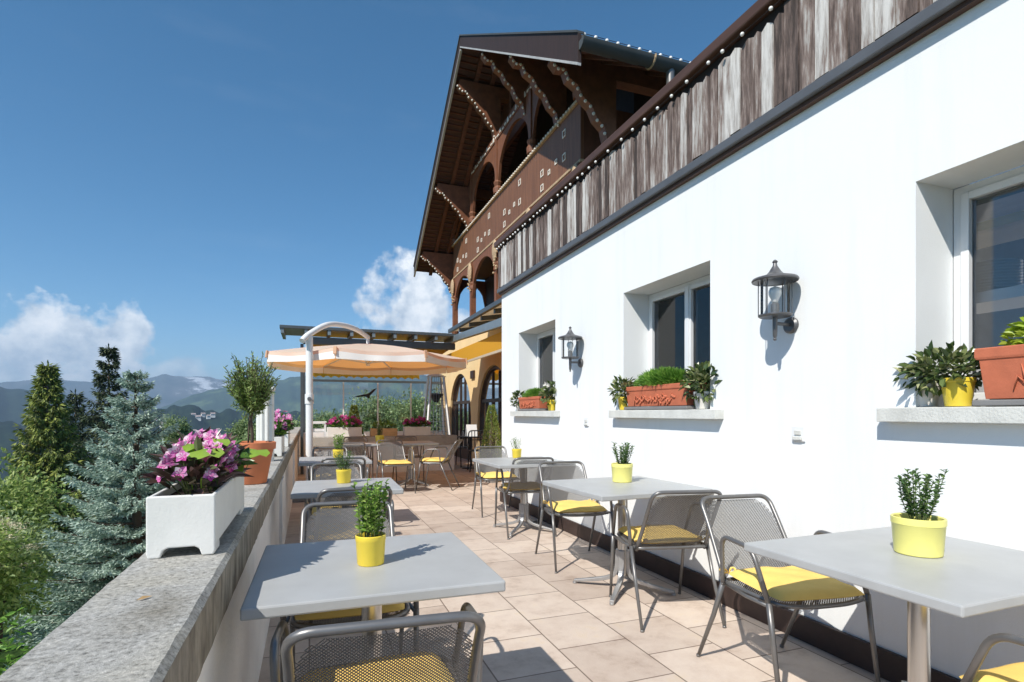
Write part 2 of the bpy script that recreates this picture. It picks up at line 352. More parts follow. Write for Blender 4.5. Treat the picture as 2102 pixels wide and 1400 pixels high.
pw = thing('parapet_wall', (-.34, 2, 0), 'long low white wall with grey stone top along the valley side of the terrace', 'wall')
pwm = MB().box(-.43, -3, -3.6, -.222, 16.6, .715)
for yb in (4.85, 8.6, 12.2): pwm.box(-.2215, yb-.16, 0, -.200, yb+.16, .712)
pwm.build('wall', M['parapet_paint'], pw, world=True)
segs = [(-3, -.2), (-.188, 2.86), (2.872, 5.6), (5.612, 8.3), (8.312, 11.2), (11.212, 14), (14.012, 16.7)]
for a, b_ in segs:
    mb = MB(); n = 60; prof = [(-.447,.715),(-.447,.838),(-.436,.85),(-.221,.85),(-.209,.838),(-.209,.715)]
    vs = []; K = int((b_-a)/.05)+1
    for i in range(K+1):
        y = a + (b_-a)*i/K
        for (x, z) in prof: vs.append((x + RNG.normal()*.0007, y, z + RNG.normal()*.0006))
    fs = []; P6 = len(prof)
    for i in range(K):
        for k in range(P6): fs.append((i*P6+k, i*P6+(k+1) % P6, (i+1)*P6+(k+1) % P6, (i+1)*P6+k))
    fs.append(tuple(range(P6-1,-1,-1))); fs.append(tuple(K*P6+k for k in range(P6)))
    mb.add(vs, fs)
    o = mb.build('coping', M['coping'], pw, world=True); o.data.materials.append(M['coping_side'])
    for p in o.data.polygons:
        if abs(p.normal.x) > .85: p.material_index = 1
# slim round light fitting collar on the coping
wb = thing('white_building', (3.4, 2.4, 0), 'white rendered building with deep windows beside the terrace', 'building')
WIN = [(.56, 1.678), (3.021, 4.114), (5.515, 6.642)]; WZ = (1.265, 2.282); DEP = .255
mb = MB(); Y0, Y1, ZT = -2.6, 7.313, 2.905
def q(a, b, c, d): mb.add([a, b, c, d], [(0,1,2,3)])
ys = [Y0] + [y for w in WIN for y in w] + [Y1]
for i in range(len(ys)-1):
    a, b_ = ys[i], ys[i+1]
    if i % 2 == 0: q((WX,b_,0),(WX,a,0),(WX,a,ZT),(WX,b_,ZT))
    else:
        q((WX,b_,0),(WX,a,0),(WX,a,WZ[0]),(WX,b_,WZ[0])); q((WX,b_,WZ[1]),(WX,a,WZ[1]),(WX,a,ZT),(WX,b_,ZT))
        X2 = WX + DEP
        q((WX,a,WZ[0]),(X2,a,WZ[0]),(X2,a,WZ[1]),(WX,a,WZ[1])); q((X2,b_,WZ[0]),(WX,b_,WZ[0]),(WX,b_,WZ[1]),(X2,b_,WZ[1]))
        q((WX,a,WZ[1]),(X2,a,WZ[1]),(X2,b_,WZ[1]),(WX,b_,WZ[1])); q((WX,b_,WZ[0]),(X2,b_,WZ[0]),(X2,a,WZ[0]),(WX,a,WZ[0]))
q((WX,Y1,0),(WX,Y1,ZT),(4.2,Y1,ZT),(4.2,Y1,0)); q((WX,Y0,0),(6,Y0,0),(6,Y0,ZT),(WX,Y0,ZT)); 
wall = mb.build('wall', M['plaster'], wb, world=True)
room = MB(); X2 = WX + DEP + .07
def rq(*p): room.add(p, [(0,1,2,3)])
ys2 = [Y0+.1] + [y for w in WIN for y in w] + [Y1-.1]
for i in range(0, len(ys2)-1, 2): rq((X2,ys2[i],.2),(X2,ys2[i+1],.2),(X2,ys2[i+1],2.8),(X2,ys2[i],2.8))
rq((5.5,Y0+.1,.2),(5.5,Y1-.1,.2),(5.5,Y1-.1,2.8),(5.5,Y0+.1,2.8)); rq((X2,Y0+.1,.2),(5.5,Y0+.1,.2),(5.5,Y1-.1,.2),(X2,Y1-.1,.2)); rq((X2,Y0+.1,2.8),(5.5,Y0+.1,2.8),(5.5,.1,2.8),(X2,.1,2.8)); rq((X2,2.7,2.8),(5.5,2.7,2.8),(5.5,Y1-.1,2.8),(X2,Y1-.1,2.8)); rq((4.7,.1,2.8),(5.5,.1,2.8),(5.5,2.7,2.8),(4.7,2.7,2.8))  # ceiling left open above the shelf, added to let sky light in
rq((X2,Y0+.1,.2),(5.5,Y0+.1,.2),(5.5,Y0+.1,2.8),(X2,Y0+.1,2.8)); rq((X2,Y1-.1,.2),(5.5,Y1-.1,.2),(5.5,Y1-.1,2.8),(X2,Y1-.1,2.8))
room.build('interior', M['room_dark'], wb, world=True)
MB().box(2.522, Y0, 0, WX-.001, Y1+.012, .135).build('skirting', M['skirting'], wb, bevel=.004, world=True)
MB().box(2.48, Y0, 2.93, 2.90, 7.33, 2.985).box(2.9005, Y0, 2.932, 8.5, .1, 2.983).box(2.9005, 2.7, 2.932, 8.5, 7.328, 2.983).box(4.7, .1005, 2.932, 8.5, 2.6995, 2.983).build('roof_edge', M['flashing'], wb, bevel=.004, world=True)  # unseen deck opening, added to brighten the shelf behind the nearest window
MB().box(2.512, Y0, 2.906, 2.60, 7.322, 2.929).build('fascia_board', M['rail_brown'], wb, world=True)
pl = MB(); y = Y0
while y < 7.30:
    w = random.choice([.055,.065,.075,.085,.10,.115]); y1 = min(y+w, 7.312); x = 2.492 + random.uniform(-.004,.004)
    zb = 2.987 + random.uniform(0,.012); zt = 3.525 + random.uniform(-.03,.02); k = random.uniform(-.012,.012)
    pl.prism([(y+.003,zb),(y1-.003,zb+k*.4),(y1-.003,zt+k-.015),((y+y1)/2+k*.5,zt+.008),(y+.003,zt-.015)], x, x+.02); y = y1
pk = pl.build('plank_cladding', M['planks'], wb, world=True)
MB().box(2.518, Y0, 2.986, 2.545, 7.30, 3.57).build('gap_shade_board', M['brown_black'], wb, world=True)  # shade of the gap under the handrail, put into a dark board
MB().box(2.50, 7.302, 2.986, 4.0, 7.33, 3.56).build('end_panel', M['rail_brown'], wb, world=True)
MB().box(2.445, Y0, 3.578, 2.565, 7.36, 3.65).build('handrail', M['rail_brown'], wb, bevel=.008, world=True)
for wi, (a, b_) in enumerate(WIN):
    xf = WX + DEP - .002; f = MB(); t = .034
    for (y0_, y1_, z0_, z1_) in ((a+.004,a+t,WZ[0]+.004,WZ[1]-.004),(b_-t,b_-.004,WZ[0]+.004,WZ[1]-.004),(a+t,b_-t,WZ[1]-t,WZ[1]-.004),(a+t,b_-t,WZ[0]+.004,WZ[0]+t)):
        f.box(xf-.002, y0_, z0_, xf+.06, y1_, z1_)
    win = f.build('window', M['frame_white'], wb, world=True); win.location = (0,0,0)
    mid = (a+b_)/2
    def child(mb_, n_, m_, **k):
        o = mb_.build(n_, m_, None, **k); 
        for v in o.data.vertices: v.co -= wb.location
        o.parent = win; return o
    for (s0, s1) in ((a+t+.003, mid-.004), (mid+.004, b_-t-.003)):
        s_ = MB(); u = .034
        z0_, z1_ = WZ[0]+t+.003, WZ[1]-t-.003
        for bx in ((s0,s0+u,z0_,z1_),(s1-u,s1,z0_,z1_),(s0+u,s1-u,z1_-u,z1_),(s0+u,s1-u,z0_,z0_+u)): s_.box(xf-.012, bx[0], bx[2], xf+.045, bx[1], bx[3])
        child(s_, 'sash', M['frame_white'], bevel=.003)
        child(MB().box(xf+.014, s0+u, z0_+u, xf+.022, s1-u, z1_-u), 'pane', M['window_glass'])
    child(MB().box(xf-.02, mid-.02, WZ[0]+t, xf-.013, mid+.02, WZ[1]-t), 'cover_strip', M['frame_white'], bevel=.002)
    sl = MB().prism([(WX-.072,1.205),(WX-.072,1.268),(WX+DEP-.01,1.279),(WX+DEP-.01,1.20),(WX-.001,1.20)], a-.13, b_+.13, 'y') if False else MB()
    sl.add([(WX-.072,a-.13,1.205),(WX-.072,b_+.13,1.205),(WX-.001,b_+.13,1.205),(WX-.001,a-.13,1.205),(WX-.072,a-.13,1.269),(WX-.072,b_+.13,1.269),(WX-.001,b_+.13,1.272),(WX-.001,a-.13,1.272)],
           [(0,1,2,3),(4,7,6,5),(0,4,5,1),(1,5,6,2),(2,6,7,3),(3,7,4,0)])
    sl.box(WX, a+.002, 1.258, WX+DEP-.016, b_-.002, 1.272)
    child(sl, 'sill', M['sill'], bevel=.003)

# shelf and crockery behind the nearest window
sh = thing('storage_shelf', (3.03, 1.3, .21), 'wooden shelf with white lower board seen behind the nearest window', 'shelf')
MB().box(2.885,.62,2.08, 3.20,1.97,2.12).build('top_board', M['wood_light'], sh, world=True)
MB().box(2.885,.62,1.75, 3.20,1.97,1.80).build('lower_board', M['frame_white'], sh, world=True)
MB().box(2.89,1.975,.21, 3.19,2.0,2.25).build('side_panel', M['wood_light'], sh, world=True)
MB().box(2.89,.59,.21, 3.19,.615,2.25).build('side_panel', M['wood_light'], sh, world=True)
for i, (py, n_, lab) in enumerate(((1.66, 11, 'stack of white plates on the shelf behind the nearest window, next to its left frame'), (1.38, 8, 'lower stack of white plates behind the nearest window, right of the taller stack'))):
    st = MB()
    for k in range(n_):
        z = 1.801 + k*.0135; st.lathe([(.05,z),(.06,z),(.12,z+.011),(.12,z+.0125),(.06,z+.004),(.0,z+.004)], 28, (3.03, py, 0))
    tag(st.build('plate_stack', M['plate'], smooth='auto'), lab, 'plates', 'plate stacks behind the window')

# ------------------------------------------------------------------ lanterns and wall sockets
def lantern(y, z, label):
    t = thing('wall_lantern', (WX, y, z), label, 'lantern', 'lanterns on the white wall'); t.scale = (.95, .95, .88)
    MB().tube([(-.001,0,0),(-.012,0,0),(-.022,0,0)], [.052,.052,.040], 20).build('wall_plate', M['lamp_metal'], t, smooth='auto')
    a = MB().tube([(-.02,0,.004),(-.125,0,.004)], .011, 8); a.tube([(-.128,0,-.09),(-.128,0,-.075),(-.128,0,.0),(-.128,0,.045)], [.006,.012,.014,.014], 10); a.ball((-.128,0,-.095), .010)
    a.build('arm', M['lamp_metal'], t, smooth='auto')
    o = (-.128, 0, 0)
    MB().lathe([(.014,.045),(.085,.045),(.092,.052),(.092,.060),(.07,.064),(.03,.066)], 28, o).build('base', M['lamp_metal'], t, smooth='auto')
    MB().lathe([(.0235,.066),(.0235,.125),(.018,.13)], 16, o).build('lamp_holder', M['metal_grey'], t, smooth='auto')
    MB().lathe([(.014,.13),(.018,.15),(.034,.185),(.036,.205),(.028,.228),(.001,.24)], 16, o).build('light_bulb', M['bulb'], t, smooth=True)
    MB().lathe([(.078,.062),(.078,.272)], 32, o, cap=False).build('glass_cylinder', M['lamp_glass'], t, smooth=True)
    r = MB()
    for k in range(6):
        A = 2*PI*k/6 + .3; r.tube([(-.128+.089*math.cos(A), .089*math.sin(A), .055), (-.128+.089*math.cos(A), .089*math.sin(A), .285)], .0028, 6)
    r.build('rods', M['lamp_metal'], t)
    MB().lathe([(.06,.268),(.112,.272),(.124,.268),(.128,.276),(.122,.288),(.09,.298),(.05,.312),(.034,.33),(.022,.352),(.013,.368),(.010,.385),(.016,.392),(.010,.402),(.001,.408)], 32, o).build('roof', M['lamp_metal'], t, smooth='auto', angle=50)
lantern(2.352, 1.739, 'large glass cylinder lantern on the white wall right of the middle window')
lantern(4.902, 1.746, 'glass cylinder lantern on the white wall between the middle and the farthest window')
def socket(y, z, label):
    t = thing('wall_socket', (WX, y, z), label, 'socket', 'sockets on the white wall')
    MB().box(-.012,-.042,-.042, -.001,.042,.042).build('plate', M['frame_white'], t, bevel=.003)
    MB().prism([(-.03,-.030),(.03,-.030),(.034,-.018),(.02,.010),(-.012,.022),(-.03,.006)], -.030, -.0125, 'x').build('cover', M['tray'], t, bevel=.003) if False else MB().box(-.022,-.03,-.034,-.0125,.03,-.014).build('cover', M['sill'], t, bevel=.003)
    MB().box(-.019,-.024,-.006,-.0125,.02,.02).build('flap', M['sill'], t, bevel=.003)
socket(2.30, 1.13, 'small white wall socket below the large lantern')
socket(4.78, 1.16, 'small white wall socket below the far lantern')

def bulb_string(label, pts, r, name='light_string'):
    c = pts[len(pts)//2]
    t = thing(name, c, label, 'string lights')
    MB().tube(bez(pts[::max(1, len(pts)//12)] + [pts[-1]], 4), .004, 5).build('cable', M['brown_black'], t, world=True)
    b0 = None
    for p in pts:
        rel = Vector(p) - Vector(c) + Vector((-.016, 0, -.012 - random.random()*.008))
        if b0 is None:
            b0 = MB().ball((0,0,0), r, 10, 8).build('bulb', M['bulb'], t, smooth=True); b0.location = rel
        else:
            b = b0.copy(); col.objects.link(b); b.parent = t; b.location = rel
pts = []; y = 7.25
while y > .9 and len(pts) < 96:
    pts.append((2.472, y, 3.556)); y -= random.choice([.075,.085,.10,.16,.11]) if y > 4.8 else random.choice([.10,.13,.17,.22])
bulb_string('string of white globe bulbs along the handrail of the weathered plank balcony', pts, .0125)
# ------------------------------------------------------------------ wooden chalet
ch = thing('wooden_chalet', (5.0, 12.1, 0), 'brown carved wooden chalet with wide gable roof rising behind the terrace', 'building')
def B(mb_, n_, m_, parent=None, **k):
    o = mb_.build(n_, m_, None, **k)
    L = ch.location
    me = o.data; co = np.empty(len(me.vertices)*3); me.vertices.foreach_get('co', co); co = co.reshape(-1,3) - np.array(L); me.vertices.foreach_set('co', co.ravel()); me.update()
    o.parent = parent or ch; return o
XF, XW, XB = 4.1, 5.06, 3.12
YN, YF, YC = 7.85, 16.1, 11.62
ZA, SL = 9.46, .637
def rz(y): return ZA - SL*abs(y-YC)
YE0, YE1 = 6.03, 17.3
# ground floor with arched doors
AX = 3.9
ARCH = [(10.65, 13.02, 1.28), (13.6, 15.85, 1.22)]
wm = MB(); NS = 24
def archz(y, a, b_, zs, za): 
    t = (y-(a+b_)/2)/((b_-a)/2); return zs + (za-zs)*math.sqrt(max(0, 1-t*t))
ZTG = 3.25
def wq(a, b_, c, d): wm.add([a,b_,c,d], [(0,1,2,3)])
edges = [7.35, ARCH[0][0], ARCH[0][1], ARCH[1][0], ARCH[1][1], 17.1]
for i in range(5):
    a, b_ = edges[i], edges[i+1]
    if i % 2 == 0: wq((AX,a,0),(AX,b_,0),(AX,b_,ZTG),(AX,a,ZTG))
    else:
        for k in range(NS):
            ya = a+(b_-a)*k/NS; yb = a+(b_-a)*(k+1)/NS; za = archz(ya,a,b_,1.15,2.33); zb = archz(yb,a,b_,1.15,2.33)
            wq((AX,ya,za),(AX,yb,zb),(AX,yb,ZTG),(AX,ya,ZTG)); wq((AX,ya,za),(AX+.2,ya,za),(AX+.2,yb,zb),(AX,yb,zb))
        wq((AX,a,0),(AX,a,1.15),(AX+.2,a,1.15),(AX+.2,a,0)); wq((AX,b_,0),(AX+.2,b_,0),(AX+.2,b_,1.15),(AX,b_,1.15))
wq((AX,17.1,0),(9,17.1,0),(9,17.1,ZTG),(AX,17.1,ZTG))
B(wm, 'ground_floor_wall', M['ochre_wall'])
for (a, b_, _) in ARCH:
    f = MB(); pts = [(AX+.10,a+.04,0.0),(AX+.10,a+.04,1.15)] + [(AX+.10, a+.04+(b_-a-.08)*k/NS, archz(a+.04+(b_-a-.08)*k/NS, a+.04, b_-.04, 1.15, 2.29)) for k in range(1,NS)] + [(AX+.10,b_-.04,1.15),(AX+.10,b_-.04,0)]
    f.tube(pts, .06, 6)
    f.box(AX+.06, a+.08, 1.50, AX+.14, b_-.08, 1.58); f.box(AX+.06, a+.08, .0, AX+.14, b_-.08, .3)
    for k in range(1,5):
        yy = a+(b_-a)*k/5; f.box(AX+.065, yy-.035, .3, AX+.135, yy+.035, 1.5 if k in (1,4) else 1.5)
    for k in (2,3):
        yy = a+(b_-a)*k/5; f.box(AX+.07, yy-.02, 1.58, AX+.13, yy+.02, 2.2)
    d = B(f, 'arched_door', M['door_brown'])
    g_ = MB()
    for k in range(NS):
        ya = a+.05+(b_-a-.1)*k/NS; yb = a+.05+(b_-a-.1)*(k+1)/NS
        g_.add([(AX+.10,ya,.05),(AX+.10,yb,.05),(AX+.10,yb,archz(yb,a,b_,1.15,2.30)),(AX+.10,ya,archz(ya,a,b_,1.15,2.30))],[(0,1,2,3)])
    B(g_, 'pane', M['window_glass'], d)
    cu = MB()
    for k in range(1,5):
        yc = a+(b_-a)*(k-.5)/4.4+.05; n_ = 14; V = []
        for j in range(n_+1):
            yy = yc-.17+.34*j/n_; xx = AX+.28+.03*math.sin(j*1.9); V += [(xx,yy,.1),(xx,yy,1.9)]
        cu.add(V, [(2*j,2*j+2,2*j+3,2*j+1) for j in range(n_)])
    B(cu, 'curtain', M['white_fabric'], d)
B(MB().box(AX+1.6, 7.6, .02, AX+1.7, 17, 3.2), 'inner_wall', M['room_dark'])
B(MB().box(AX-.05, 13.22, 2.12, AX-.002, 13.52, 2.32), 'vent', M['door_brown'], bevel=.01)
# upper body
body = [(YN,3.26),(YF,3.26),(YF,rz(YF)-.2),(YC,rz(YC)-.2),(YN,rz(YN)-.2)]
B(MB().prism(body, XW, 13), 'timber_wall', M['chalet_dark'])  # brown siding; the shade on it is put into this dark colour
gy = 2.35
B(MB().prism([(YC-gy,rz(YC-gy)-.2),(YC-gy,7.64),(YC+gy,7.64),(YC+gy,rz(YC+gy)-.2),(YC,rz(YC)-.2)], 4.42, 4.5), 'gable_wall', M['chalet_brown'])
w = B(MB().box(4.37,11.20,8.20,4.419,12.0,8.26).box(4.37,11.20,8.72,4.419,12.0,8.78).box(4.37,11.20,8.26,4.419,11.27,8.72).box(4.37,11.93,8.26,4.419,12.0,8.72).box(4.37,11.57,8.26,4.419,11.63,8.72), 'window', M['chalet_red'])
B(MB().box(4.40,11.27,8.26,4.41,11.93,8.72), 'pane', M['window_glass'], w)
# balcony
bal = B(MB().box(XF-.03, YN, 5.31, XF+.03, YF, 6.24), 'balcony', M['chalet_red_boards'] if 'chalet_red_boards' in M else M['chalet_red'])
B(MB().box(XF+.03, YN, 5.33, XW-.002, YN+.06, 6.22), 'end_panel', M['chalet_brown'], bal)
B(MB().box(XF+.03, YF-.06, 5.33, XW-.002, YF, 6.22), 'end_panel', M['chalet_brown'], bal)
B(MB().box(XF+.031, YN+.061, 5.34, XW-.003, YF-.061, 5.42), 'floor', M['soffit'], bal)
B(MB().box(XF-.075, YN-.05, 6.241, XF+.06, YF+.05, 6.30), 'handrail', M['carved'], bal, bevel=.01)
B(MB().box(XF-.05, YN-.02, 5.262, XF+.035, YF+.02, 5.309), 'base_moulding', M['carved'], bal, bevel=.008)
bm = MB(); k = 0; yy = YN+.3
while yy < YF-.2: bm.ball((XF-.085, yy, 6.262), .020, 6, 5); yy += .105
B(bm, 'bead_trim', M['bead'], bal)
def square(y, z, s):
    sq = MB()
    t = .016; x0, x1 = XF-.042, XF-.0305
    sq.box(x0,y-s,z-s,x1,y-s+t,z+s); sq.box(x0,y+s-t,z-s,x1,y+s,z+s); sq.box(x0,y-s+t,z-s,x1,y+s-t,z-s+t); sq.box(x0,y-s+t,z+s-t,x1,y+s-t,z+s); B(sq, 'square_trim', M['bead'], bal)
for c0 in (8.45, 10.55, 12.6, 14.65):
    for (dy, z, s) in ((0,6.0,.062),(0,5.60,.062),(.32,5.66,.045),(.62,5.60,.045),(.94,5.71,.062),(.94,5.42+.02,.062)): square(c0+dy, z, s)
# posts, arches, carved ovals
PY = [YN+.09, 9.95, 12.03, 14.12, YF-.09]
def spandrel(mb_, a, b_, zs, za, zt, x0, x1, n_=16, top=None):
    for k in range(n_):
        ya = a+(b_-a)*k/n_; yb = a+(b_-a)*(k+1)/n_
        A = archz(ya,a,b_,zs,za); C_ = archz(yb,a,b_,zs,za)
        ta = zt if top is None else min(zt, top(ya)); tb = zt if top is None else min(zt, top(yb))
        A = min(A, ta-.02); C_ = min(C_, tb-.02)
        mb_.add([(x0,ya,A),(x0,yb,C_),(x0,yb,tb),(x0,ya,ta),(x1,ya,A),(x1,yb,C_),(x1,yb,tb),(x1,ya,ta)], [(0,1,2,3),(7,6,5,4),(0,4,5,1),(3,2,6,7)])
for i, py in enumerate(PY):
    p = MB().box(XF-.07, py-.07, 3.1, XF+.07, py+.07, 5.26)
    p.lathe([(.11,0),(.11,.06),(.085,.10),(.10,.16),(.08,.2)], 10, (XF, py, 4.55)); p.lathe([(.10,0),(.12,.08),(.09,.12)], 10, (XF, py, 3.6))
    po = B(p, 'lower_post', M['chalet_red'])
    ov = MB().lathe([(.001,-.30),(.07,-.24),(.13,-.10),(.145,.0),(.13,.12),(.07,.22),(.001,.26)], 14, (0,0,0))
    ov.v = [(XF-.085 + x*.35, py+y_, 5.0+z) for (x, y_, z) in ov.v]
    for k in range(9): ov.ball((XF-.09, py+random.uniform(-.16,.16), 4.5+.09*k*.6), .03, 6, 5)
    B(ov, 'carved_shield', M['carved'], po, smooth='auto')
    top = rz(py) - .25
    p = MB().box(XF-.06, py-.06, 6.30, XF+.06, py+.06, min(7.6, top))
    p.lathe([(.11,0),(.12,.1),(.08,.16),(.11,.24),(.07,.3)], 10, (XF, py, 6.33))
    B(p, 'upper_post', M['chalet_red'])
for i in range(4):
    a, b_ = PY[i]+.07, PY[i+1]-.07
    s_ = MB(); spandrel(s_, a, b_, 4.3, 5.12, 5.26, XF-.035, XF+.035); B(s_, 'arch_panel', M['chalet_red'])
    s_ = MB(); spandrel(s_, a+.001, b_-.001, 6.55, 7.42, 7.55, XF-.03, XF+.03, top=lambda y: rz(y)-.26); B(s_, 'arch_panel', M['chalet_red'])
# end arch of the loggia
s_ = MB()
for k in range(10):
    xa = XF+.07+(XW-XF-.08)*k/10; xb = XF+.07+(XW-XF-.08)*(k+1)/10
    A, C_ = archz(xa,XF+.07,XW-.01,4.4,5.1), archz(xb,XF+.07,XW-.01,4.4,5.1)
    s_.add([(xa,YF-.12,A),(xb,YF-.12,C_),(xb,YF-.12,5.26),(xa,YF-.12,5.26),(xa,YF-.05,A),(xb,YF-.05,C_),(xb,YF-.05,5.26),(xa,YF-.05,5.26)], [(0,3,2,1),(4,5,6,7),(0,1,5,4)])
B(s_, 'arch_panel', M['chalet_brown'])
B(MB().box(XF-.05, YC-2.5, 7.551, XF+.05, YC+2.5, 7.70), 'tie_beam', M['chalet_red'])
dz = MB()
for k in range(30):
    yy = YC-2.4+4.8*k/29; dz.box(XF-.062, yy-.05, 7.575+(.02 if k % 2 else 0), XF-.051, yy+.05, 7.61+(.02 if k % 2 else 0))
    if k % 3 == 0: dz.prism([(yy-.05,7.615),(yy+.05,7.615),(yy,7.69)], XF-.062, XF-.051)
B(dz, 'carved_frieze', M['bead'])
# purlin consoles under the roof
for k, dy in enumerate((-4.55,-2.9,-1.3,.6,2.9,4.9)):
    yy = YC+dy; zt = rz(yy)-.22
    zr = zt - .12
    prof = [(XW+.2,zt-.0),(3.22,zt),(3.18,zt-.15),(3.27,zt-.25),(3.39,zt-.24),(3.44,zt-.36),(3.58,zt-.44),(3.66,zt-.58),(3.80,zt-.68),(3.88,zt-.84),(4.01,zt-.95),(4.06,zt-1.15),(4.2,zt-1.2),(4.2,zt-.24),(XW+.2,zt-.24)]
    c = B(MB().prism([(x, z) for (x, z) in prof], yy-.09, yy+.09, 'y'), 'roof_bracket', M['chalet_red'])
    pp = [prof[2+i*9/15.0] if False else None for i in range(0)]
    for i in range(16):
        f = 2 + 9.0*i/15; i0 = min(int(f), 10); q_ = f-i0; x = prof[i0][0]*(1-q_)+prof[i0+1][0]*q_; z = prof[i0][1]*(1-q_)+prof[i0+1][1]*q_
        B(MB().ball((x-.014, yy-.078, z-.014), .024, 7, 6), 'bead', M['bead'], c, smooth=True)
# roof
def band(y0, y1, off0, off1, x0, x1):
    a0, a1 = rz(y0), rz(y1)
    return MB().prism([(y0,a0+off0),(y1,a1+off0),(y1,a1+off1),(y0,a0+off1)], x0, x1)
for (y0, y1) in ((YE0, YC), (YC, YE1)):
    ym = sorted((y0, y1))
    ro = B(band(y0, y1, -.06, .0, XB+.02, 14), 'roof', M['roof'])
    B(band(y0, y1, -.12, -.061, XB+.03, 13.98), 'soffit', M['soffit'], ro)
    r_ = MB()
    for x in (3.62, 4.0, 4.75, 5.5, 6.3, 7.1): r_.prism([(y0,rz(y0)-.215),(y1,rz(y1)-.215),(y1,rz(y1)-.121),(y0,rz(y0)-.121)], x-.05, x+.05)
    n_ = 46
    for k in range(n_):
        yy = y0+(y1-y0)*(k+.5)/n_; z = rz(yy); r_.prism([(yy-.02,z-.15),(yy+.02,z-.15),(yy+.02,z-.121),(yy-.02,z-.121)], XB+.04, 5.05)
    B(r_, 'rafters', M['chalet_brown'], ro)
    nr = y0 == YE0; bo = lambda y: (-.21 - .14*abs(y-YC)/5.6) if nr else -.27
    B(MB().prism([(y0,rz(y0)+bo(y0)),(y1,rz(y1)+bo(y1)),(y1,rz(y1)+.015),(y0,rz(y0)+.015)], XB-.03, XB+.015), 'barge_board', M['chalet_dark'], ro)
    B(band(y0, y1, .016, .045, XB-.05, XB+.06), 'edge_flashing', M['zinc'], ro)
    B(MB().prism([(y0,rz(y0)+bo(y0)-.035),(y1,rz(y1)+bo(y1)-.03),(y1,rz(y1)+bo(y1)-.001),(y0,rz(y0)+bo(y0)-.001)], XB-.04, XB+.012), 'edge_trim', M['trim_grey'], ro)
# gutter on the near eave
gt = MB(); n_ = 8
for j in range(2):
    pass
V = []; xs = [XB-.02, 13.9]
for x in xs:
    for k in range(n_+1): A = PI + PI*k/n_; V.append((x, YE0-.03+.105*math.cos(A), 5.80+.105*math.sin(A)))
gt.add(V, [(k, k+1, n_+1+k+1, n_+1+k) for k in range(n_)]); gt.add(V[:n_+1], [tuple(range(n_+1))])
gu = B(gt, 'gutter', M['zinc'], smooth='auto')
for x in np.arange(XB+1.0, 9, 1.1): B(MB().tube([(x, YE0-.03+.112*math.cos(PI+PI*k/8), 5.80+.112*math.sin(PI+PI*k/8)) for k in range(9)], .014, 5), 'gutter_hook', M['carved'], gu)
B(MB().tube([(4.42,6.0,5.72),(4.42,6.0,2.99)], .055, 12), 'downpipe', M['metal_grey'], smooth='auto')
pts = [(XB+.1+i*.16, YE0+.05, 5.93) for i in range(46)]
bulb_string('string of small white bulbs along the near eave of the chalet roof', [(x,y,z+.03) for (x,y,z) in pts], .024)

# ------------------------------------------------------------------ glazed canopies
cy = thing('terrace_pergola', (1.2, 13.5, 0), 'dark grey metal pergola with glass roof and yellow awning across the far terrace', 'pergola')
def wbox(*a): return MB().box(*a)
CY0 = 11.7
wbox(-.12, CY0+.2, 2.66, 3.05, CY0+.34, 2.80).build('front_beam', M['pergola'], cy, world=True, bevel=.006)
wbox(-.55, CY0, 2.925, 3.05, CY0+.06, 2.985).build('roof_edge', M['pergola'], cy, world=True, bevel=.004)
for i in range(9):
    x = -.5 + i*.44
    MB().prism([(CY0+.02,2.83),(12.75,2.83),(12.75,2.92),(CY0+.02,2.92)], x-.03, x+.03).build('rafter', M['pergola_light'], cy, world=True)
MB().prism([(CY0+.061,2.926),(12.8,2.926),(12.8,2.95),(CY0+.061,2.95)], -.55, 3.05).build('glass_roof', M['pergola_light'], cy, world=True)
for (x, y) in ((-.14, CY0+.27), (-.14, 16.7)):
    MB().box(x-.03, y-.03, .0, x+.03, y+.03, 2.655 if y < 13 else 2.5).build('post', M['pergola'], cy, world=True, bevel=.005)
MB().prism([(CY0+.4,2.70),(16.45,2.50),(16.45,2.51),(CY0+.4,2.71)], .0, 3.0).build('awning', M['yellow_fabric'], cy, world=True)
v = MB(); V = []; n_ = 150
for k in range(n_+1):
    x = -.05 + 3.15*k/n_; y = 16.44 + .02*math.sin(k*.7); V += [(x, y, 2.50), (x, y, 2.25 + .05*abs(math.sin(PI*k/10)))]
v.add(V, [(2*k, 2*k+1, 2*k+3, 2*k+2) for k in range(n_)]); v.build('valance', M['yellow_fabric'], cy, world=True)
fc = thing('facade_canopy', (3.4, 9.8, 2.2), 'sloping glazed canopy with yellow awning fixed along the arched chalet front', 'canopy')
MB().box(2.93, 7.36, 3.05, 3.0, 12.1, 3.13).build('front_beam', M['pergola'], fc, world=True, bevel=.005)
for y in np.arange(7.45, 12.1, .78): MB().prism([(3.0,3.05),(3.89,3.19),(3.89,3.10),(3.0,2.97)], y-.035, y+.035, 'y').build('rafter', M['pergola'], fc, world=True)
MB().prism([(3.0,3.10),(3.89,3.245),(3.89,3.23),(3.0,3.085)], 7.38, 12.1, 'y').build('glass_roof', M['cream_panel'], fc, world=True)
MB().bar((2.80,7.38,2.62),(3.02,12.0,2.90),.09,.13).build('cross_brace', M['pergola_light'], fc, world=True)
MB().prism([(2.98,2.58),(3.88,2.86),(3.88,2.87),(2.98,2.59)], 7.4, 12.6, 'y').build('awning', M['yellow_fabric'], fc, world=True)
MB().box(2.965, 7.4, 2.30, 2.975, 12.6, 2.585).build('valance', M['yellow_fabric'], fc, world=True)
MB().box(2.955, 7.4, 2.26, 2.985, 12.6, 2.30).build('hem', M['cream_panel'], fc, world=True)

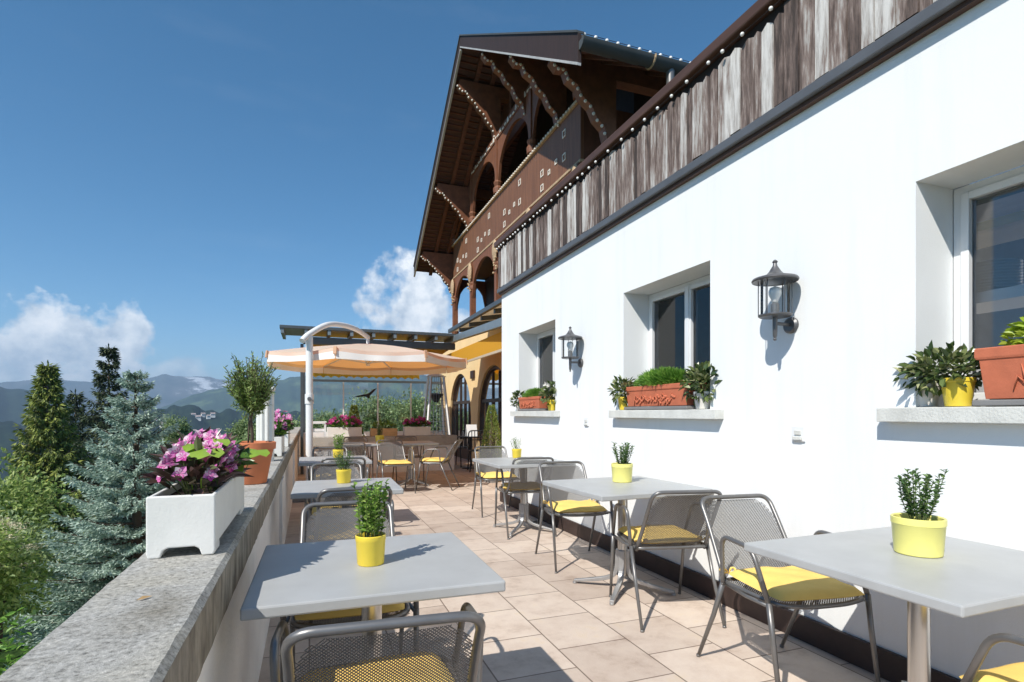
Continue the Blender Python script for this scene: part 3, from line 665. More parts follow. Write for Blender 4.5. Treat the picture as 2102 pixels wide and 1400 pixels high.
# low cross wall and glass screens
lw = thing('low_wall', (1.5, 11.85, 0), 'low white wall with grey concrete top crossing the far end of the dining terrace', 'wall')
MB().box(.0, 11.72, 0, 2.98, 11.98, .565).build('wall', M['plaster'], lw, world=True)
MB().box(-.03, 11.66, .566, 3.03, 12.04, .76).build('coping', M['coping'], lw, world=True, bevel=.01)
gs = thing('glass_screen', (1.5, 16.7, 0), 'tall clear glass windscreen with a black bird decal at the far terrace end', 'windscreen')
MB().box(-.4, 16.6, 0, 3.9, 16.8, .70).build('base_wall', M['parapet_paint'], gs, world=True)
fm = MB().box(-.1, 16.66, 2.15, 3.88, 16.72, 2.215)
fm.build('top_rail', M['pergola'], gs, world=True)
for i in range(4):
    x = -.05 + i*.98; MB().box(x+.02, 16.685, .702, x+.96, 16.695, 2.149).build('pane', M['screen_glass'], gs, world=True)
for i in range(1, 5):
    x = -.05+i*.98; MB().box(x-.018, 16.67, .702, x+.018, 16.71, 2.149).build('mullion', M['white_metal'], gs, world=True)
bird = [(-.36,-.03),(-.22,.0),(-.10,.035),(-.02,.045),(.05,.06),(.12,.12),(.20,.19),(.31,.235),(.24,.15),(.20,.10),(.14,.04),(.09,-.01),(.10,-.06),(.04,-.085),(.02,-.04),(-.04,-.025),(-.14,-.03),(-.25,-.05)]
MB().prism([(x+1.58, z+1.76) for (x, z) in bird], 16.672, 16.676, 'y').build('bird_decal', M['decal'], gs, world=True)
# ------------------------------------------------------------------ chairs, tables, cushions
def lattice(mb, inside, surf, u0, u1, v0, v1, pitch, w, step=.016):
    """crossed diagonal strands over a surface; surf(u,v)->Vector, inside(u,v)->bool"""
    for sgn in (1, -1):
        c = (u0-(v1-v0)) if sgn > 0 else u0
        cmax = u1 if sgn > 0 else u1+(v1-v0)
        cc = c; dp = pitch*math.sqrt(2)
        while cc < cmax:
            # line u = cc + sgn*(v-v0)
            N = max(2, int((v1-v0)/step)); run = []
            for i in range(N+1):
                v = v0+(v1-v0)*i/N; u = cc+sgn*(v-v0)
                if u0 <= u <= u1 and inside(u, v): run.append((u, v))
                else:
                    if len(run) > 1: ribbon(mb, run, surf, w, sgn)
                    run = []
            if len(run) > 1: ribbon(mb, run, surf, w, sgn)
            cc += dp
def ribbon(mb, run, surf, w, sgn):
    h = w*.7071; V = []
    for (u, v) in run:
        V.append(surf(u-h*.5*1.0, v+sgn*h*.5)); V.append(surf(u+h*.5, v-sgn*h*.5))
    mb.add(V, [(2*k, 2*k+1, 2*k+3, 2*k+2) for k in range(len(run)-1)])

BW = .205  # half width of back hoop
def make_chair():
    t = thing('mesh_armchair', (0,0,0), 'x', 'chair')
    def hoop(s_, k=0):  # side line from top to seat
        return None
    ztop, zb = .80, .44
    def by(z): return -.385 + .225*((ztop-z)/(ztop-zb))**.9
    pts = [(-BW-.012, by(zb)+.02, zb-.02), (-BW-.004, by(.55), .55), (-BW, by(.70), .70), (-BW, by(ztop), ztop), (BW, by(ztop), ztop), (BW, by(.70), .70), (BW+.004, by(.55), .55), (BW+.012, by(zb)+.02, zb-.02)]
    P = rounded(pts, .13, 8)
    MB().tube(P, .0115, 10).build('back_frame', M['metal_grey'], t, smooth=True)
    R = .13
    def ins(u, v):
        if v > ztop-R and abs(u) > BW-R:
            return (abs(u)-(BW-R))**2 + (v-(ztop-R))**2 < (R-.002)**2
        return abs(u) < BW and v < ztop-.003
    def surf(u, v): return Vector((u, by(v) - .022*(1-(u/BW)**2), v))
    mb = MB(); lattice(mb, ins, surf, -BW, BW, .47, ztop, .0066, .0031); mb.build('backrest', M['mesh_grey'], t)
    # seat frame + pan
    sw, yb, yf = .225, -.17, .245
    loop = rounded([(0,yb,.435),(-sw,yb,.435),(-sw+.005,yf-.02,.445),(-.10,yf+.012,.438),(.10,yf+.012,.438),(sw-.005,yf-.02,.445),(sw,yb,.435),(0,yb,.435)], .06, 5)
    MB().tube(loop[:-1], .0105, 8, closed=True).build('seat_frame', M['metal_grey'], t, smooth=True)
    mb = MB(); lattice(mb, lambda u, v: True, lambda u, v: Vector((u, v, .437 - .016*(1-(u/sw)**2)*(1-((v-.04)/.22)**2) if abs(v-.04) < .22 else .437)), -sw, sw, yb, yf, .0085, .0048, .03); mb.build('seat', M['mesh_grey'], t)
    for s in (-1, 1):
        x = s*.262
        arm = rounded([(s*.243, -.125, .43), (s*.252, -.118, .54), (x, -.105, .668), (x, .11, .657), (s*.250, .205, .44)], .055, 6)
        MB().tube(arm, .011, 10).build('armrest', M['metal_grey'], t, smooth=True)
        MB().tube([(s*.250,.203,.45),(s*.248,.225,.30),(s*.245,.275,.006)], [.0125,.0115,.009], 8).lathe([(.011,0),(.011,.012)], 8, (s*.245,.275,0)).build('leg', M['metal_grey'], t, smooth=True)
        MB().tube([(s*.243,-.125,.44),(s*.243,-.20,.26),(s*.248,-.325,.006)], [.0125,.0115,.009], 8).lathe([(.011,0),(.011,.012)], 8, (s*.248,-.325,0)).build('leg', M['metal_grey'], t, smooth=True)
        MB().tube([(s*.223, by(zb)+.03, .43), (s*.236, .04, .425), (s*.249,.205,.436)], .009, 8).build('side_rail', M['metal_grey'], t, smooth=True)
    return t
def cushion_mesh():
    mb = MB(); n = 18; hw = .212; V = []; 
    def pt(i, j, top):
        u = -1+2*i/n; v = -1+2*j/n
        e = max(abs(u), abs(v)); rr = (1-abs(u)**6)*(1-abs(v)**6); h = .031*max(0, rr)**.45
        x = u*hw*(1-.03*(1-abs(v)**2)*0 - .05*abs(u*v)**3); y = v*hw*(1-.05*abs(u*v)**3)
        wob = .005*math.sin(5*u+1.3*v*3)*math.cos(4*v) + .004*math.sin(9*u*v+2)
        return (x, y, (h+wob*rr if top else -h*.6))
    for top in (1, 0):
        b = len(mb.v); V = [pt(i, j, top) for i in range(n+1) for j in range(n+1)]
        F = [(i*(n+1)+j, (i+1)*(n+1)+j, (i+1)*(n+1)+j+1, i*(n+1)+j+1) for i in range(n) for j in range(n)]
        if not top: F = [f[::-1] for f in F]
        mb.add(V, F)
    for s in (-1, 1):
        for k in (-1, 1):
            mb.tube([(s*.195,-.198,.0),(s*.20+k*.02,-.205,.03),(s*.205+k*.045,-.195,.022),(s*.20+k*.03,-.18,.005),(s*.195,-.198,.004)], [.005,.008,.010,.008,.004], 6)
    return mb
chair0 = None; cush0 = None
def chair(x, y, rot, label, cush_label=None, group='grey mesh armchairs on the terrace', coff=None, crot=0):
    """rot = heading in degrees of the way the sitter faces (0 = +Y, deeper into the picture; 180 = towards the camera)"""
    global chair0, cush0
    if chair0 is None: chair0 = make_chair(); t = chair0
    else: t = copy_tree(chair0)
    t.location = (x, y, 0); t.rotation_euler = (0, 0, math.radians(rot)); tag(t, label, 'chair', group)
    if cush_label:
        if cush0 is None: cush0 = cushion_mesh().build('seat_cushion', M['cushion'], None, smooth=True); c = cush0; md = c.modifiers.new('sub', 'SUBSURF'); md.levels = 1; md.render_levels = 1
        else: c = cush0.copy(); col.objects.link(c)
        a = math.radians(rot); off = .042 if coff is None else coff
        c.location = (x - math.sin(a)*off, y + math.cos(a)*off, .468); c.rotation_euler = (0, random.uniform(-.01,.01), a + random.uniform(-.07,.07) + crot)
        tag(c, cush_label, 'cushion', 'yellow seat cushions')
    return t

table0 = {}
def make_table(w, d):
    t = thing('bistro_table', (0,0,0), 'x', 'table')
    MB().box(-w/2,-d/2,.706, w/2,d/2,.74).build('tabletop', M['table_top'], t, bevel=.006, seg=2)
    MB().lathe([(.034,.10),(.034,.66),(.06,.665),(.06,.70)], 24).build('column', M['steel'], t, smooth='auto')
    MB().bar((-.22,0,.690),(.22,0,.690),.05,.026).bar((0,-.22,.690),(0,-.03,.690),.05,.025).bar((0,.03,.690),(0,.22,.690),.05,.025).build('bracket', M['cast_base'], t)
    for k in range(4):
        A = PI/4 + k*PI/2; c_, s_ = math.cos(A), math.sin(A)
        pts = bez([(.028*c_,.028*s_,.28),(.045*c_,.045*s_,.13),(.10*c_,.10*s_,.075),(.22*c_,.22*s_,.045),(.355*c_,.355*s_,.022)], 4)
        mb = MB(); N = len(pts); V = []
        for i, p in enumerate(pts):
            f = i/(N-1); hw = .021-.006*f; hh = .020-.011*f
            sx, sy = -s_, c_
            tz = Vector((0,0,1)) if i > N*.45 else Vector((c_,s_,0)).lerp(Vector((0,0,1)), i/(N*.45)).normalized()
            for (a, b_) in ((-1,-1),(1,-1),(1,1),(-1,1)): V.append((p.x+sx*hw*a+tz.x*hh*b_, p.y+sy*hw*a+tz.y*hh*b_, p.z+tz.z*hh*b_))
        F = [(i*4+k2, i*4+(k2+1) % 4, (i+1)*4+(k2+1) % 4, (i+1)*4+k2) for i in range(N-1) for k2 in range(4)] + [(3,2,1,0), tuple((N-1)*4+k2 for k2 in range(4))]
        mb.add(V, F); mb.lathe([(.016,0),(.016,.014)], 10, (.35*c_,.35*s_,0)); mb.build('foot', M['cast_base'], t, bevel=.003)
    return t
def table(x, y, w, d, label, rot=0):
    k = (w, d)
    if k not in table0: table0[k] = make_table(w, d); t = table0[k]
    else: t = copy_tree(table0[k])
    t.location = (x, y, 0); t.rotation_euler = (0,0,math.radians(rot)); return tag(t, label, 'table', 'grey square bistro tables')

table(.200, 1.925, .725, .725, 'nearest grey square table beside the stone parapet, dark foliage shadow on its left', -1)
table(.245, 4.03, .70, .70, 'second grey table along the parapet, behind the nearest parapet table', -1)
table(.260, 6.35, .73, .80, 'third grey table along the parapet, just in front of the white parasol pole')
table(.85, 9.55, .80, .80, 'grey table under the parasol, left of the two joined in front of the low wall')
table(1.66, 9.55, .80, .80, 'grey table under the parasol, right of the two joined in front of the low wall')
table(2.028, 1.325, .86, .76, 'large grey table at the white wall nearest the camera, with the biggest yellow pot', 1)
table(2.08, 3.37, .86, .84, 'middle grey table along the white wall, below the middle window', 2)
table(2.15, 5.45, .88, .88, 'farthest grey table along the white wall, below the small far window', 1)

chair(.185, 1.56, -4, 'grey mesh armchair at the bottom edge, back to the camera, at the nearest parapet table', 'yellow seat cushion seen through the mesh back of the front chair', coff=-.015, crot=.16)
chair(.165, 2.44, 178, 'grey mesh armchair tucked under the far side of the nearest parapet table', 'yellow seat cushion under the nearest parapet table')
chair(.245, 3.72, 2, 'grey mesh armchair with its back to the camera at the second parapet table', 'yellow seat cushion at the near side of the second parapet table')
chair(.23, 4.68, 181, 'grey mesh armchair on the far side of the second parapet table', 'yellow seat cushion on the far side of the second parapet table')
chair(.31, 6.0, 1, 'grey mesh armchair with its back to the camera at the third parapet table', 'yellow seat cushion at the near side of the third parapet table')
chair(.25, 7.05, 180, 'grey mesh armchair on the far side of the third parapet table by the pole', 'yellow seat cushion on the far side of the third parapet table')
chair(1.27, 8.75, 186, 'grey mesh armchair standing free in the aisle, its yellow seat turned to the camera', 'yellow seat cushion of the free chair facing the camera in the far aisle')
chair(1.98, 8.95, 62, 'grey mesh armchair seen from the side under the parasol, facing left', 'yellow seat cushion of the sideways chair under the parasol')
chair(.80, 10.15, 180, 'grey mesh armchair behind the left one of the joined tables, against the low wall', None)
chair(1.72, 10.2, 178, 'grey mesh armchair behind the right one of the joined tables, against the low wall', None)
chair(.55, 8.85, 5, 'grey mesh armchair at the near side of the left joined table, beside the parasol pole', None)
chair(1.97, .80, -5, 'grey mesh armchair cut by the right edge, near side of the large wall table', 'yellow seat cushion at the lower right corner of the photo')
chair(2.075, 1.95, 173, 'grey mesh armchair facing the camera at the large table by the white wall', 'large yellow seat cushion half shaded by the large wall table')
chair(2.09, 2.93, -13, 'grey mesh armchair with its back to the camera at the middle wall table', 'yellow seat cushion at the near side of the middle wall table')
chair(2.08, 4.12, 172, 'grey mesh armchair facing the camera at the middle wall table', 'yellow seat cushion on the far side of the middle wall table')
chair(2.12, 5.38, -6, 'grey mesh armchair with its back to the camera at the farthest wall table', 'yellow seat cushion at the near side of the farthest wall table')
chair(2.20, 6.5, 175, 'grey mesh armchair on the far side of the farthest wall table, by the building corner', 'yellow seat cushion beside the building corner')

# ------------------------------------------------------------------ potted plants
def stalks(n, r, h, spread, org=(0,0,0)):
    out = []
    for i in range(n):
        a = random.uniform(0, 2*PI); q_ = random.random()**.5
        p0 = Vector((org[0]+math.cos(a)*r*q_, org[1]+math.sin(a)*r*q_, org[2])); p1 = p0 + Vector((math.cos(a)*spread*q_, math.sin(a)*spread*q_, h*random.uniform(.7,1)))
        out.append((p0, p0.lerp(p1,.5)+Vector((random.uniform(-1,1),random.uniform(-1,1),0))*.01, p1))
    return out
def herb(mb, sm, n, r, h, spread, L, W, per, org=(0,0,0), tilt=.8):
    C=[];D=[];N_=[]
    for (a, m_, b_) in stalks(n, r, h, spread, org):
        sm.tube(bez([a, m_, b_], 3), .0014, 4)
        for k in range(per):
            t = .12+.88*(k+.5)/per; p = a.lerp(m_, 2*t) if t < .5 else m_.lerp(b_, 2*t-1)
            A = k*2.4+random.random(); d = Vector((math.cos(A)*tilt, math.sin(A)*tilt, random.uniform(.1,.8)))
            C.append(p); D.append(d); N_.append(Vector((random.uniform(-.5,.5), random.uniform(-.5,.5), 1)))
    n_ = len(C); leaves(mb, [tuple(c) for c in C], [tuple(d) for d in D], [tuple(q_) for q_ in N_], RNG.uniform(.7,1.2,n_)*L, RNG.uniform(.8,1.2,n_)*W, .2, True)
def table_pot(x, y, z, r, hp, hplant, label, potm='yellow_pot', leafm='box_leaf', n=16, rr=.5, spread=.02, L=.02, W=.012, per=16):
    t = thing('potted_plant', (x, y, z), label, 'potted plant', 'small potted plants on the tables')
    MB().lathe([(r*.84,0),(r*.88,.003),(r*.97,hp*.80),(r*1.0,hp*.82),(r,hp-.002),(r*.96,hp),(r*.90,hp-.004),(r*.88,hp*.82)], 32, cap=True).build('pot', M[potm], t, smooth='auto')
    MB().lathe([(r*.885,hp*.83),(r*.4,hp*.86),(.001,hp*.85)], 20).build('soil', M['soil'], t)
    lm = MB(); sm = MB(); herb(lm, sm, n, r*rr, hplant, spread, L, W, per, (0,0,hp*.85))
    sm.build('stems', M['stem'], t); lm.build('foliage', M[leafm], t)
    return t
table_pot(.193, 1.89, .741, .050, .098, .195, 'bushy green box plant in a ribbed yellow pot on the nearest parapet table', n=26, rr=.8, spread=.020, L=.019, W=.016, per=22)
table_pot(.234, 4.15, .741, .054, .098, .15, 'spiky green plant in a yellow pot on the second parapet table', leafm='box_leaf_dark', n=16, rr=.5, spread=.05, L=.034, W=.006, per=16)
table_pot(.30, 6.40, .741, .058, .10, .19, 'light green plant in a yellow pot on the third parapet table', n=18, rr=.8, spread=.03, L=.026, W=.016, per=14)
table_pot(1.12, 9.50, .741, .075, .13, .19, 'dark green plant in a yellow pot on the joined tables under the parasol', leafm='box_leaf_dark', n=18, rr=.7, spread=.03, L=.025, W=.014, per=14)
table_pot(2.055, 1.345, .741, .083, .132, .195, 'branching green shrub in the biggest pale yellow pot on the large wall table', 'pale_pot', 'box_leaf_dark', n=20, rr=.35, spread=.060, L=.019, W=.013, per=26)
table_pot(2.155, 3.50, .741, .079, .135, .175, 'dark green shrub in a pale yellow pot on the middle wall table', 'pale_pot', 'box_leaf_dark', n=20, rr=.45, spread=.05, L=.022, W=.013, per=20)
table_pot(2.20, 5.80, .741, .055, .10, .15, 'sparse grassy plant in a yellow pot on the farthest wall table', leafm='box_leaf', n=9, rr=.6, spread=.05, L=.04, W=.007, per=8)

# window boxes and sill pots
SILL = 1.2725
def blob_leaves(mb, n, c, rad, L, W, out=.6, flat=None):
    d = rdir(n); 
    if flat is not None: d[:,2] = np.abs(d[:,2])*flat[0]+flat[1]; d = unit(d)
    p = np.array(c) + d*np.array(rad)*(RNG.random((n,1))**(1/3.))
    ax = unit(d*out + rdir(n)*(1-out) + np.array([0,0,.15])); N_ = unit(rdir(n)*.7 + np.array([0,0,1.0]))
    leaves(mb, p, ax, N_, RNG.uniform(.6,1.15,n)*L, RNG.uniform(.7,1.15,n)*W, .2, True, .15)
def window_box(y0, y1, label, leafm, h=.185, mound=.10, n=1500, L=.028, W=.008, off=0):
    yc = (y0+y1)/2; x0, x1 = 2.498+off, 2.498+off+.16
    t = thing('window_box', ((x0+x1)/2, yc, SILL), label, 'window box', 'terracotta window boxes')
    hw = (y1-y0)/2; lx = .08; z0 = .028
    MB().box(-lx-.012,-hw-.012,.001, lx+.012,hw+.012,.024).build('tray', M['tray'], t, bevel=.004)
    mb = MB(); tp = .88
    def ring(s, z): return [(-lx*s,-hw*(1-(1-s)*.4),z),(lx*s,-hw*(1-(1-s)*.4),z),(lx*s,hw*(1-(1-s)*.4),z),(-lx*s,hw*(1-(1-s)*.4),z)]
    levels = [ring(.86,z0), ring(.97,h*.80), ring(1.02,h*.80), ring(1.05,h*.84), ring(1.05,h-.004), ring(1.02,h), ring(.86,h), ring(.84,h*.86)]
    V = [p for rg in levels for p in rg]; F = [(3,2,1,0)]
    for i in range(len(levels)-1):
        for k in range(4): F.append((i*4+k, i*4+(k+1) % 4, (i+1)*4+(k+1) % 4, (i+1)*4+k))
    F.append(tuple((len(levels)-1)*4+k for k in range(4)))
    mb.add(V, F); mb.build('box', M['terracotta'], t, bevel=.003)
    rl = MB()  # relief garland on the front face
    for k in range(40):
        u = -hw*.62+hw*1.24*k/39+random.uniform(-.006,.006); zz = h*.42+.020*math.sin(k*.9)+random.uniform(-.016,.016); xf = -lx*(.86+.11*(zz/h))
        rl.ball((xf-.002,u,zz), random.uniform(.006,.012), 8, 6)
        if k % 2: rl.tube([(xf-.004,u,zz),(xf-.007,u+.02,zz+random.choice([-1,1])*.025),(xf-.003,u+.035,zz+random.choice([-1,1])*.03)], [.005,.005,.002], 6)
    rl.build('relief', M['terracotta'], t, smooth=True)
    MB().add([(-lx*.85,-hw*.97,h*.87),(lx*.85,-hw*.97,h*.87),(lx*.85,hw*.97,h*.87),(-lx*.85,hw*.97,h*.87)], [(0,1,2,3)]).build('soil', M['soil'], t)
    fm = MB(); blob_leaves(fm, n, (0,0,h*.9), (lx*.95, hw*.92, mound), L, W, .75, (.9,.12)); fm.build('foliage', M[leafm], t)
    return t
window_box(.58, 1.41, 'terracotta window box with lime green foliage on the nearest window sill', 'lime_leaf', h=.23, mound=.19, n=2200, L=.035, W=.024)
window_box(3.20, 4.00, 'terracotta window box with grassy green herbs on the middle window sill', 'grass_leaf', h=.19, mound=.12, n=3200, L=.055, W=.010)
window_box(5.86, 6.52, 'terracotta window box with low green herbs on the farthest window sill', 'grass_leaf', h=.17, mound=.10, n=2000, L=.045, W=.010)
def sill_pot(x, y, r, hp, label, potm, leafm, n=90, rad=(.10,.12,.09), L=.075, W=.045, extra=None, dy=0):
    t = thing('sill_plant', (x, y, SILL), label, 'potted plant', 'potted plants on the window sills')
    MB().lathe([(r*.72,0.001),(r*.74,.003),(r*.97,hp*.85),(r*1.02,hp*.87),(r*1.02,hp),(r*.95,hp),(r*.9,hp*.85)], 28).build('pot', M[potm], t, smooth='auto')
    MB().lathe([(r*.91,hp*.86),(.001,hp*.88)], 16).build('soil', M['soil'], t)
    if n:
        fm = MB(); blob_leaves(fm, n, (0,dy,hp+rad[2]*.45), rad, L, W, .6)
        fm.build('foliage', M[leafm], t)
        sm = MB()
        for k in range(8): A = k*.8; sm.tube(bez([(0,0,hp*.85),(rad[0]*.3*math.cos(A),rad[1]*.3*math.sin(A),hp+.04),(rad[0]*.7*math.cos(A),rad[1]*.7*math.sin(A),hp+rad[2]*.7)],4), .003, 5)
        sm.build('stems', M['stem'], t)
        if extra:
            em = MB()
            for k in range(extra[1]):
                c = np.array((-rad[0]*.5, random.uniform(-.4,.4)*rad[1], hp+rad[2]*random.uniform(.8,1.5))); A = np.arange(6)*PI/3
                D = np.stack([np.cos(A)*.3-.5, np.sin(A), np.sin(A*1.7)*.6+.3],1); leaves(em, np.repeat(c[None],6,0), D, np.tile([[-1,0,.4]],(6,1)), .06, .03, .1)
            em.build('flower', M[extra[0]], t)
    return t
sill_pot(2.56, 1.515, .060, .120, 'yellow pot with dark glossy leaves spilling over, on the nearest window sill', 'yellow_pot', 'sill_dark_leaf', 300, (.11,.155,.085), .05, .03, dy=.055)
sill_pot(2.60, 1.665, .052, .105, 'white pot half hidden behind the yellow pot on the nearest window sill', 'white_pot', 'sill_dark_leaf', 90, (.09,.10,.08), .055, .032)
sill_pot(2.555, 3.10, .065, .12, 'cream white pot with dark broad leaves at the near end of the middle window sill', 'white_pot', 'sill_dark_leaf', 260, (.11,.15,.12), .062, .036)
sill_pot(2.54, 4.09, .055, .11, 'yellow pot with drooping dark leaves at the far end of the middle window sill', 'yellow_pot', 'sill_dark_leaf', 180, (.10,.12,.11), .06, .032)
sill_pot(2.56, 5.63, .058, .12, 'yellow pot with a white bloom on the farthest window sill', 'yellow_pot', 'sill_dark_leaf', 220, (.11,.15,.12), .06, .034, ('white_petal', 3))
sill_pot(2.55, 6.62, .05, .10, 'pot of dark leaves at the left end of the farthest window sill', 'white_pot', 'sill_dark_leaf', 140, (.09,.10,.10), .058, .032)

# planters with flowers on the parapet
PZ = .8515
def planter(name, x0, x1, y0, y1, z, h, label, feet=True):
    t = thing(name, ((x0+x1)/2, (y0+y1)/2, z), label, 'planter')
    hx, hy = (x1-x0)/2, (y1-y0)/2; th = .014
    mb = MB()
    def prof(half):  # end face outline with arched foot cut-out
        f = .026 if feet else .0
        pts = [(-half*.95,0),(-half*.60,0)]
        if feet: pts += [(-half*.52,f*.75),(-half*.38,f)] + [(half*.38,f),(half*.52,f*.75)]
        pts += [(half*.60,0),(half*.95,0),(half,.012),(half,h-.004),(half*.98,h),(-half*.98,h),(-half,h-.004),(-half,.012)]
        return pts
    mb.prism(prof(hx), -hy, -hy+th, 'y'); mb.prism(prof(hx), hy-th, hy, 'y')
    for s in (-1, 1):
        a, b_ = (s*hx, s*(hx-th)); mb.box(min(a,b_)+.0008, -hy+th, .024 if feet else 0, max(a,b_)-.0008, hy-th, h-.001)
        mb.box(min(s*hx*.60,s*hx*.97), -hy+th, 0, max(s*hx*.60,s*hx*.97), -hy+.10, .024); mb.box(min(s*hx*.60,s*hx*.97), hy-.10, 0, max(s*hx*.60,s*hx*.97), hy-th, .024)
    mb.box(-hx+th, -hy+th, .026, hx-th, hy-th, .036)
    mb.build('box', M['planter_white'], t, bevel=.006, seg=3)
    MB().box(-hx+th,-hy+th,.037,hx-th,hy-th,h*.86).build('soil', M['soil'], t)
    return t, hx, hy
def blooms(mb, centers, R, petals=5):
    for c in centers:
        ax = unit(np.array([[random.uniform(-1,.6), random.uniform(-1.4,.3), random.uniform(.1,1)]]))[0]
        s1 = unit(np.cross(ax, [[0,0,1.0]]))[0]; s2 = np.cross(ax, s1); A = np.arange(petals)*2*PI/petals + random.random()
        D = np.cos(A)[:,None]*s1 + np.sin(A)[:,None]*s2 + ax*.35
        leaves(mb, np.repeat(np.array(c)[None], petals, 0), D, np.repeat(ax[None], petals, 0), RNG.uniform(.85,1.15,petals)*R, R*.95, .12, True, .2)
def flower_fill(t, hx, hy, h, n_leaf, n_fl, R, flm, leafm='bronze_leaf', L=.08, W=.04, up=.13):
    fm = MB(); blob_leaves(fm, n_leaf, (0,0,h*.95), (hx*1.15, hy*.98, up*.80), L, W, .7, (.75,.10)); fm.build('foliage', M[leafm], t)
    cs = []
    for k in range(n_fl):
        d = rdir(1)[0]; d[2] = abs(d[2])*.8+.35; d /= np.linalg.norm(d)
        cs.append((d[0]*hx*1.35, d[1]*hy*1.0, h*.92 + d[2]*up*1.12))
    for c in cs:
        b = MB(); blooms(b, [c], R); b.build('flower', M[flm], t)
    sm = MB()
    for c in cs[::2]: sm.tube(bez([(c[0]*.4,c[1]*.7,h*.8),(c[0]*.8,c[1]*.9,(h+c[2])/2),c],3), .0022, 4)
    sm.build('stems', M['stem'], t)
t, hx, hy = planter('flower_planter', -.412, -.246, 1.72, 2.45, PZ, .168, 'white footed planter with pink flowers and bronze leaves at the near parapet end')
flower_fill(t, hx, hy, .168, 190, 100, .021, 'pink', L=.08, W=.034, up=.15)
g_ = MB(); blob_leaves(g_, 130, (.02,.12,.19), (.12,.25,.08), .06, .045, .6, (.7,.2)); g_.build('green_foliage', M['green_leaf'], t)
lr = MB()
for (c, s) in (((.03,-.22,.285),.052),((.05,-.10,.31),.036),((-.01,-.19,.30),.034),((.13,.25,.25),.05)):
    A = np.linspace(0, 2*PI, 13)[:-1]; V = [c] + [(c[0]+s*math.cos(a)*(1+.12*math.cos(3*a)), c[1]+s*math.sin(a)*.9*(1+.12*math.cos(3*a)), c[2]-.012+.008*math.sin(4*a)-.25*s*math.sin(a)*-1) for a in A]
    lr.add(V, [(0, 1+i, 1+(i+1) % 12) for i in range(12)])
    lr.tube([(c[0],c[1],c[2]-.002),(c[0]*.7,c[1]+.02,.16)], .002, 4)
lr.build('lime_leaves', M['lime_round'], t, smooth=True)
t, hx, hy = planter('flower_planter', -.41, -.235, 5.4, 6.0, PZ, .178, 'white planter with pink flowers on the parapet behind the big terracotta pot'); flower_fill(t, hx, hy, .178, 200, 46, .030, 'pink', 'green_leaf', up=.20)
t, hx, hy = planter('flower_planter', -.41, -.23, 6.9, 7.5, PZ, .178, 'white planter of pink and green flowers on the parapet left of the parasol pole'); flower_fill(t, hx, hy, .178, 220, 46, .034, 'pink', 'green_leaf', up=.24)
LWZ = .762
t, hx, hy = planter('flower_planter', .34, 1.02, 11.74, 11.96, LWZ, .19, 'white planter with magenta flowers on the low wall, left of the brown trough', False); flower_fill(t, hx*.8, hy, .19, 260, 50, .045, 'magenta', 'green_leaf', up=.22)
t, hx, hy = planter('flower_planter', 1.90, 2.46, 11.74, 11.96, LWZ, .19, 'white planter with magenta flowers on the low wall, right of the brown trough', False); flower_fill(t, hx*.8, hy, .19, 220, 46, .045, 'magenta', 'green_leaf', up=.20)
t, hx, hy = planter('wooden_trough', 1.20, 1.75, 11.74, 11.96, LWZ, .16, 'brown wooden trough with sparse greenery between the two white planters on the low wall', False)
for c in t.children:
    if c.name.startswith('box'): c.data.materials.clear(); c.data.materials.append(M['wood_light'])
fm = MB(); blob_leaves(fm, 160, (0,0,.17), (hx*.9,hy,.14), .07, .03, .7, (.8,.2)); fm.build('foliage', M['box_leaf'], t)
# little cone conifer in the left planter area
t = thing('cone_shrub', (.90, 12.25, 0), 'small dark cone shaped conifer rising behind the left magenta planter', 'shrub')
MB().lathe([(.16,0),(.2,.35),(.21,.36),(.001,.34)], 18).build('pot', M['tray'], t, smooth='auto'); MB().tube([(0,0,.3),(0,0,1.2)], .02, 6).build('trunk', M['bark'], t)
fm = MB(); z = RNG.random(1500)**.8; A = RNG.random(1500)*2*PI; r_ = .27*(1-z)+.015; leaves(fm, np.stack([r_*np.cos(A)*.9,r_*np.sin(A)*.9,.45+.95*z],1), np.stack([np.cos(A),np.sin(A),np.full(1500,.6)],1), rdir(1500), .06, .02, .1, False); fm.build('crown', M['spruce_dark'], t)

# big terracotta pot with trimmed tree on the parapet
t = thing('potted_tree', (-.305, 3.40, PZ), 'big terracotta pot with a round trimmed rosemary tree on the parapet', 'potted tree')
MB().lathe([(.082,.001),(.085,.004),(.122,.205),(.124,.21),(.137,.213),(.139,.255),(.132,.258),(.122,.255),(.116,.22)], 40).build('pot', M['terracotta_orange'], t, smooth='auto')
MB().lathe([(.119,.228),(.001,.235)], 20).build('soil', M['soil'], t)
MB().tube(bez([(0,0,.22),(.004,.002,.30),(-.004,0,.40),(.002,0,.50)],4), [.010]*12+[.008], 8).tube([(-.02,.01,.22),(-.012,.004,.42)], .005, 6).build('trunk', M['bark'], t, smooth=True)
fm = MB(); sm = MB(); C=[];D=[]
for k in range(210):
    d = rdir(1)[0]; d[2] = d[2]*.8+.25; d /= np.linalg.norm(d); ln = random.uniform(.62,1.15)
    w_ = .80+.30*d[2]; e = np.array([d[0]*.165*ln*w_, d[1]*.165*ln*w_, .57 + d[2]*.20*ln]); s0 = np.array([d[0]*.02, d[1]*.02, .44+max(0,d[2])*.05]); e[2] += .03
    sm.tube([tuple(s0), tuple((s0+e)/2+np.array([0,0,.01])), tuple(e)], .0016, 4)
    for j in range(26):
        tt = .25+.75*j/25; p = s0+(e-s0)*tt; C.append(p); A = j*2.4; dd = unit((e-s0)[None])[0]; o_ = rdir(1)[0]; D.append(dd*.6+o_*.8)
leaves(fm, np.array(C), np.array(D), rdir(len(C)), RNG.uniform(.020,.034,len(C)), .0065, .1, False)
sm.build('branches', M['bark'], t); fm.build('crown', M['rosemary'], t); t.scale = (.92,.92,.90)

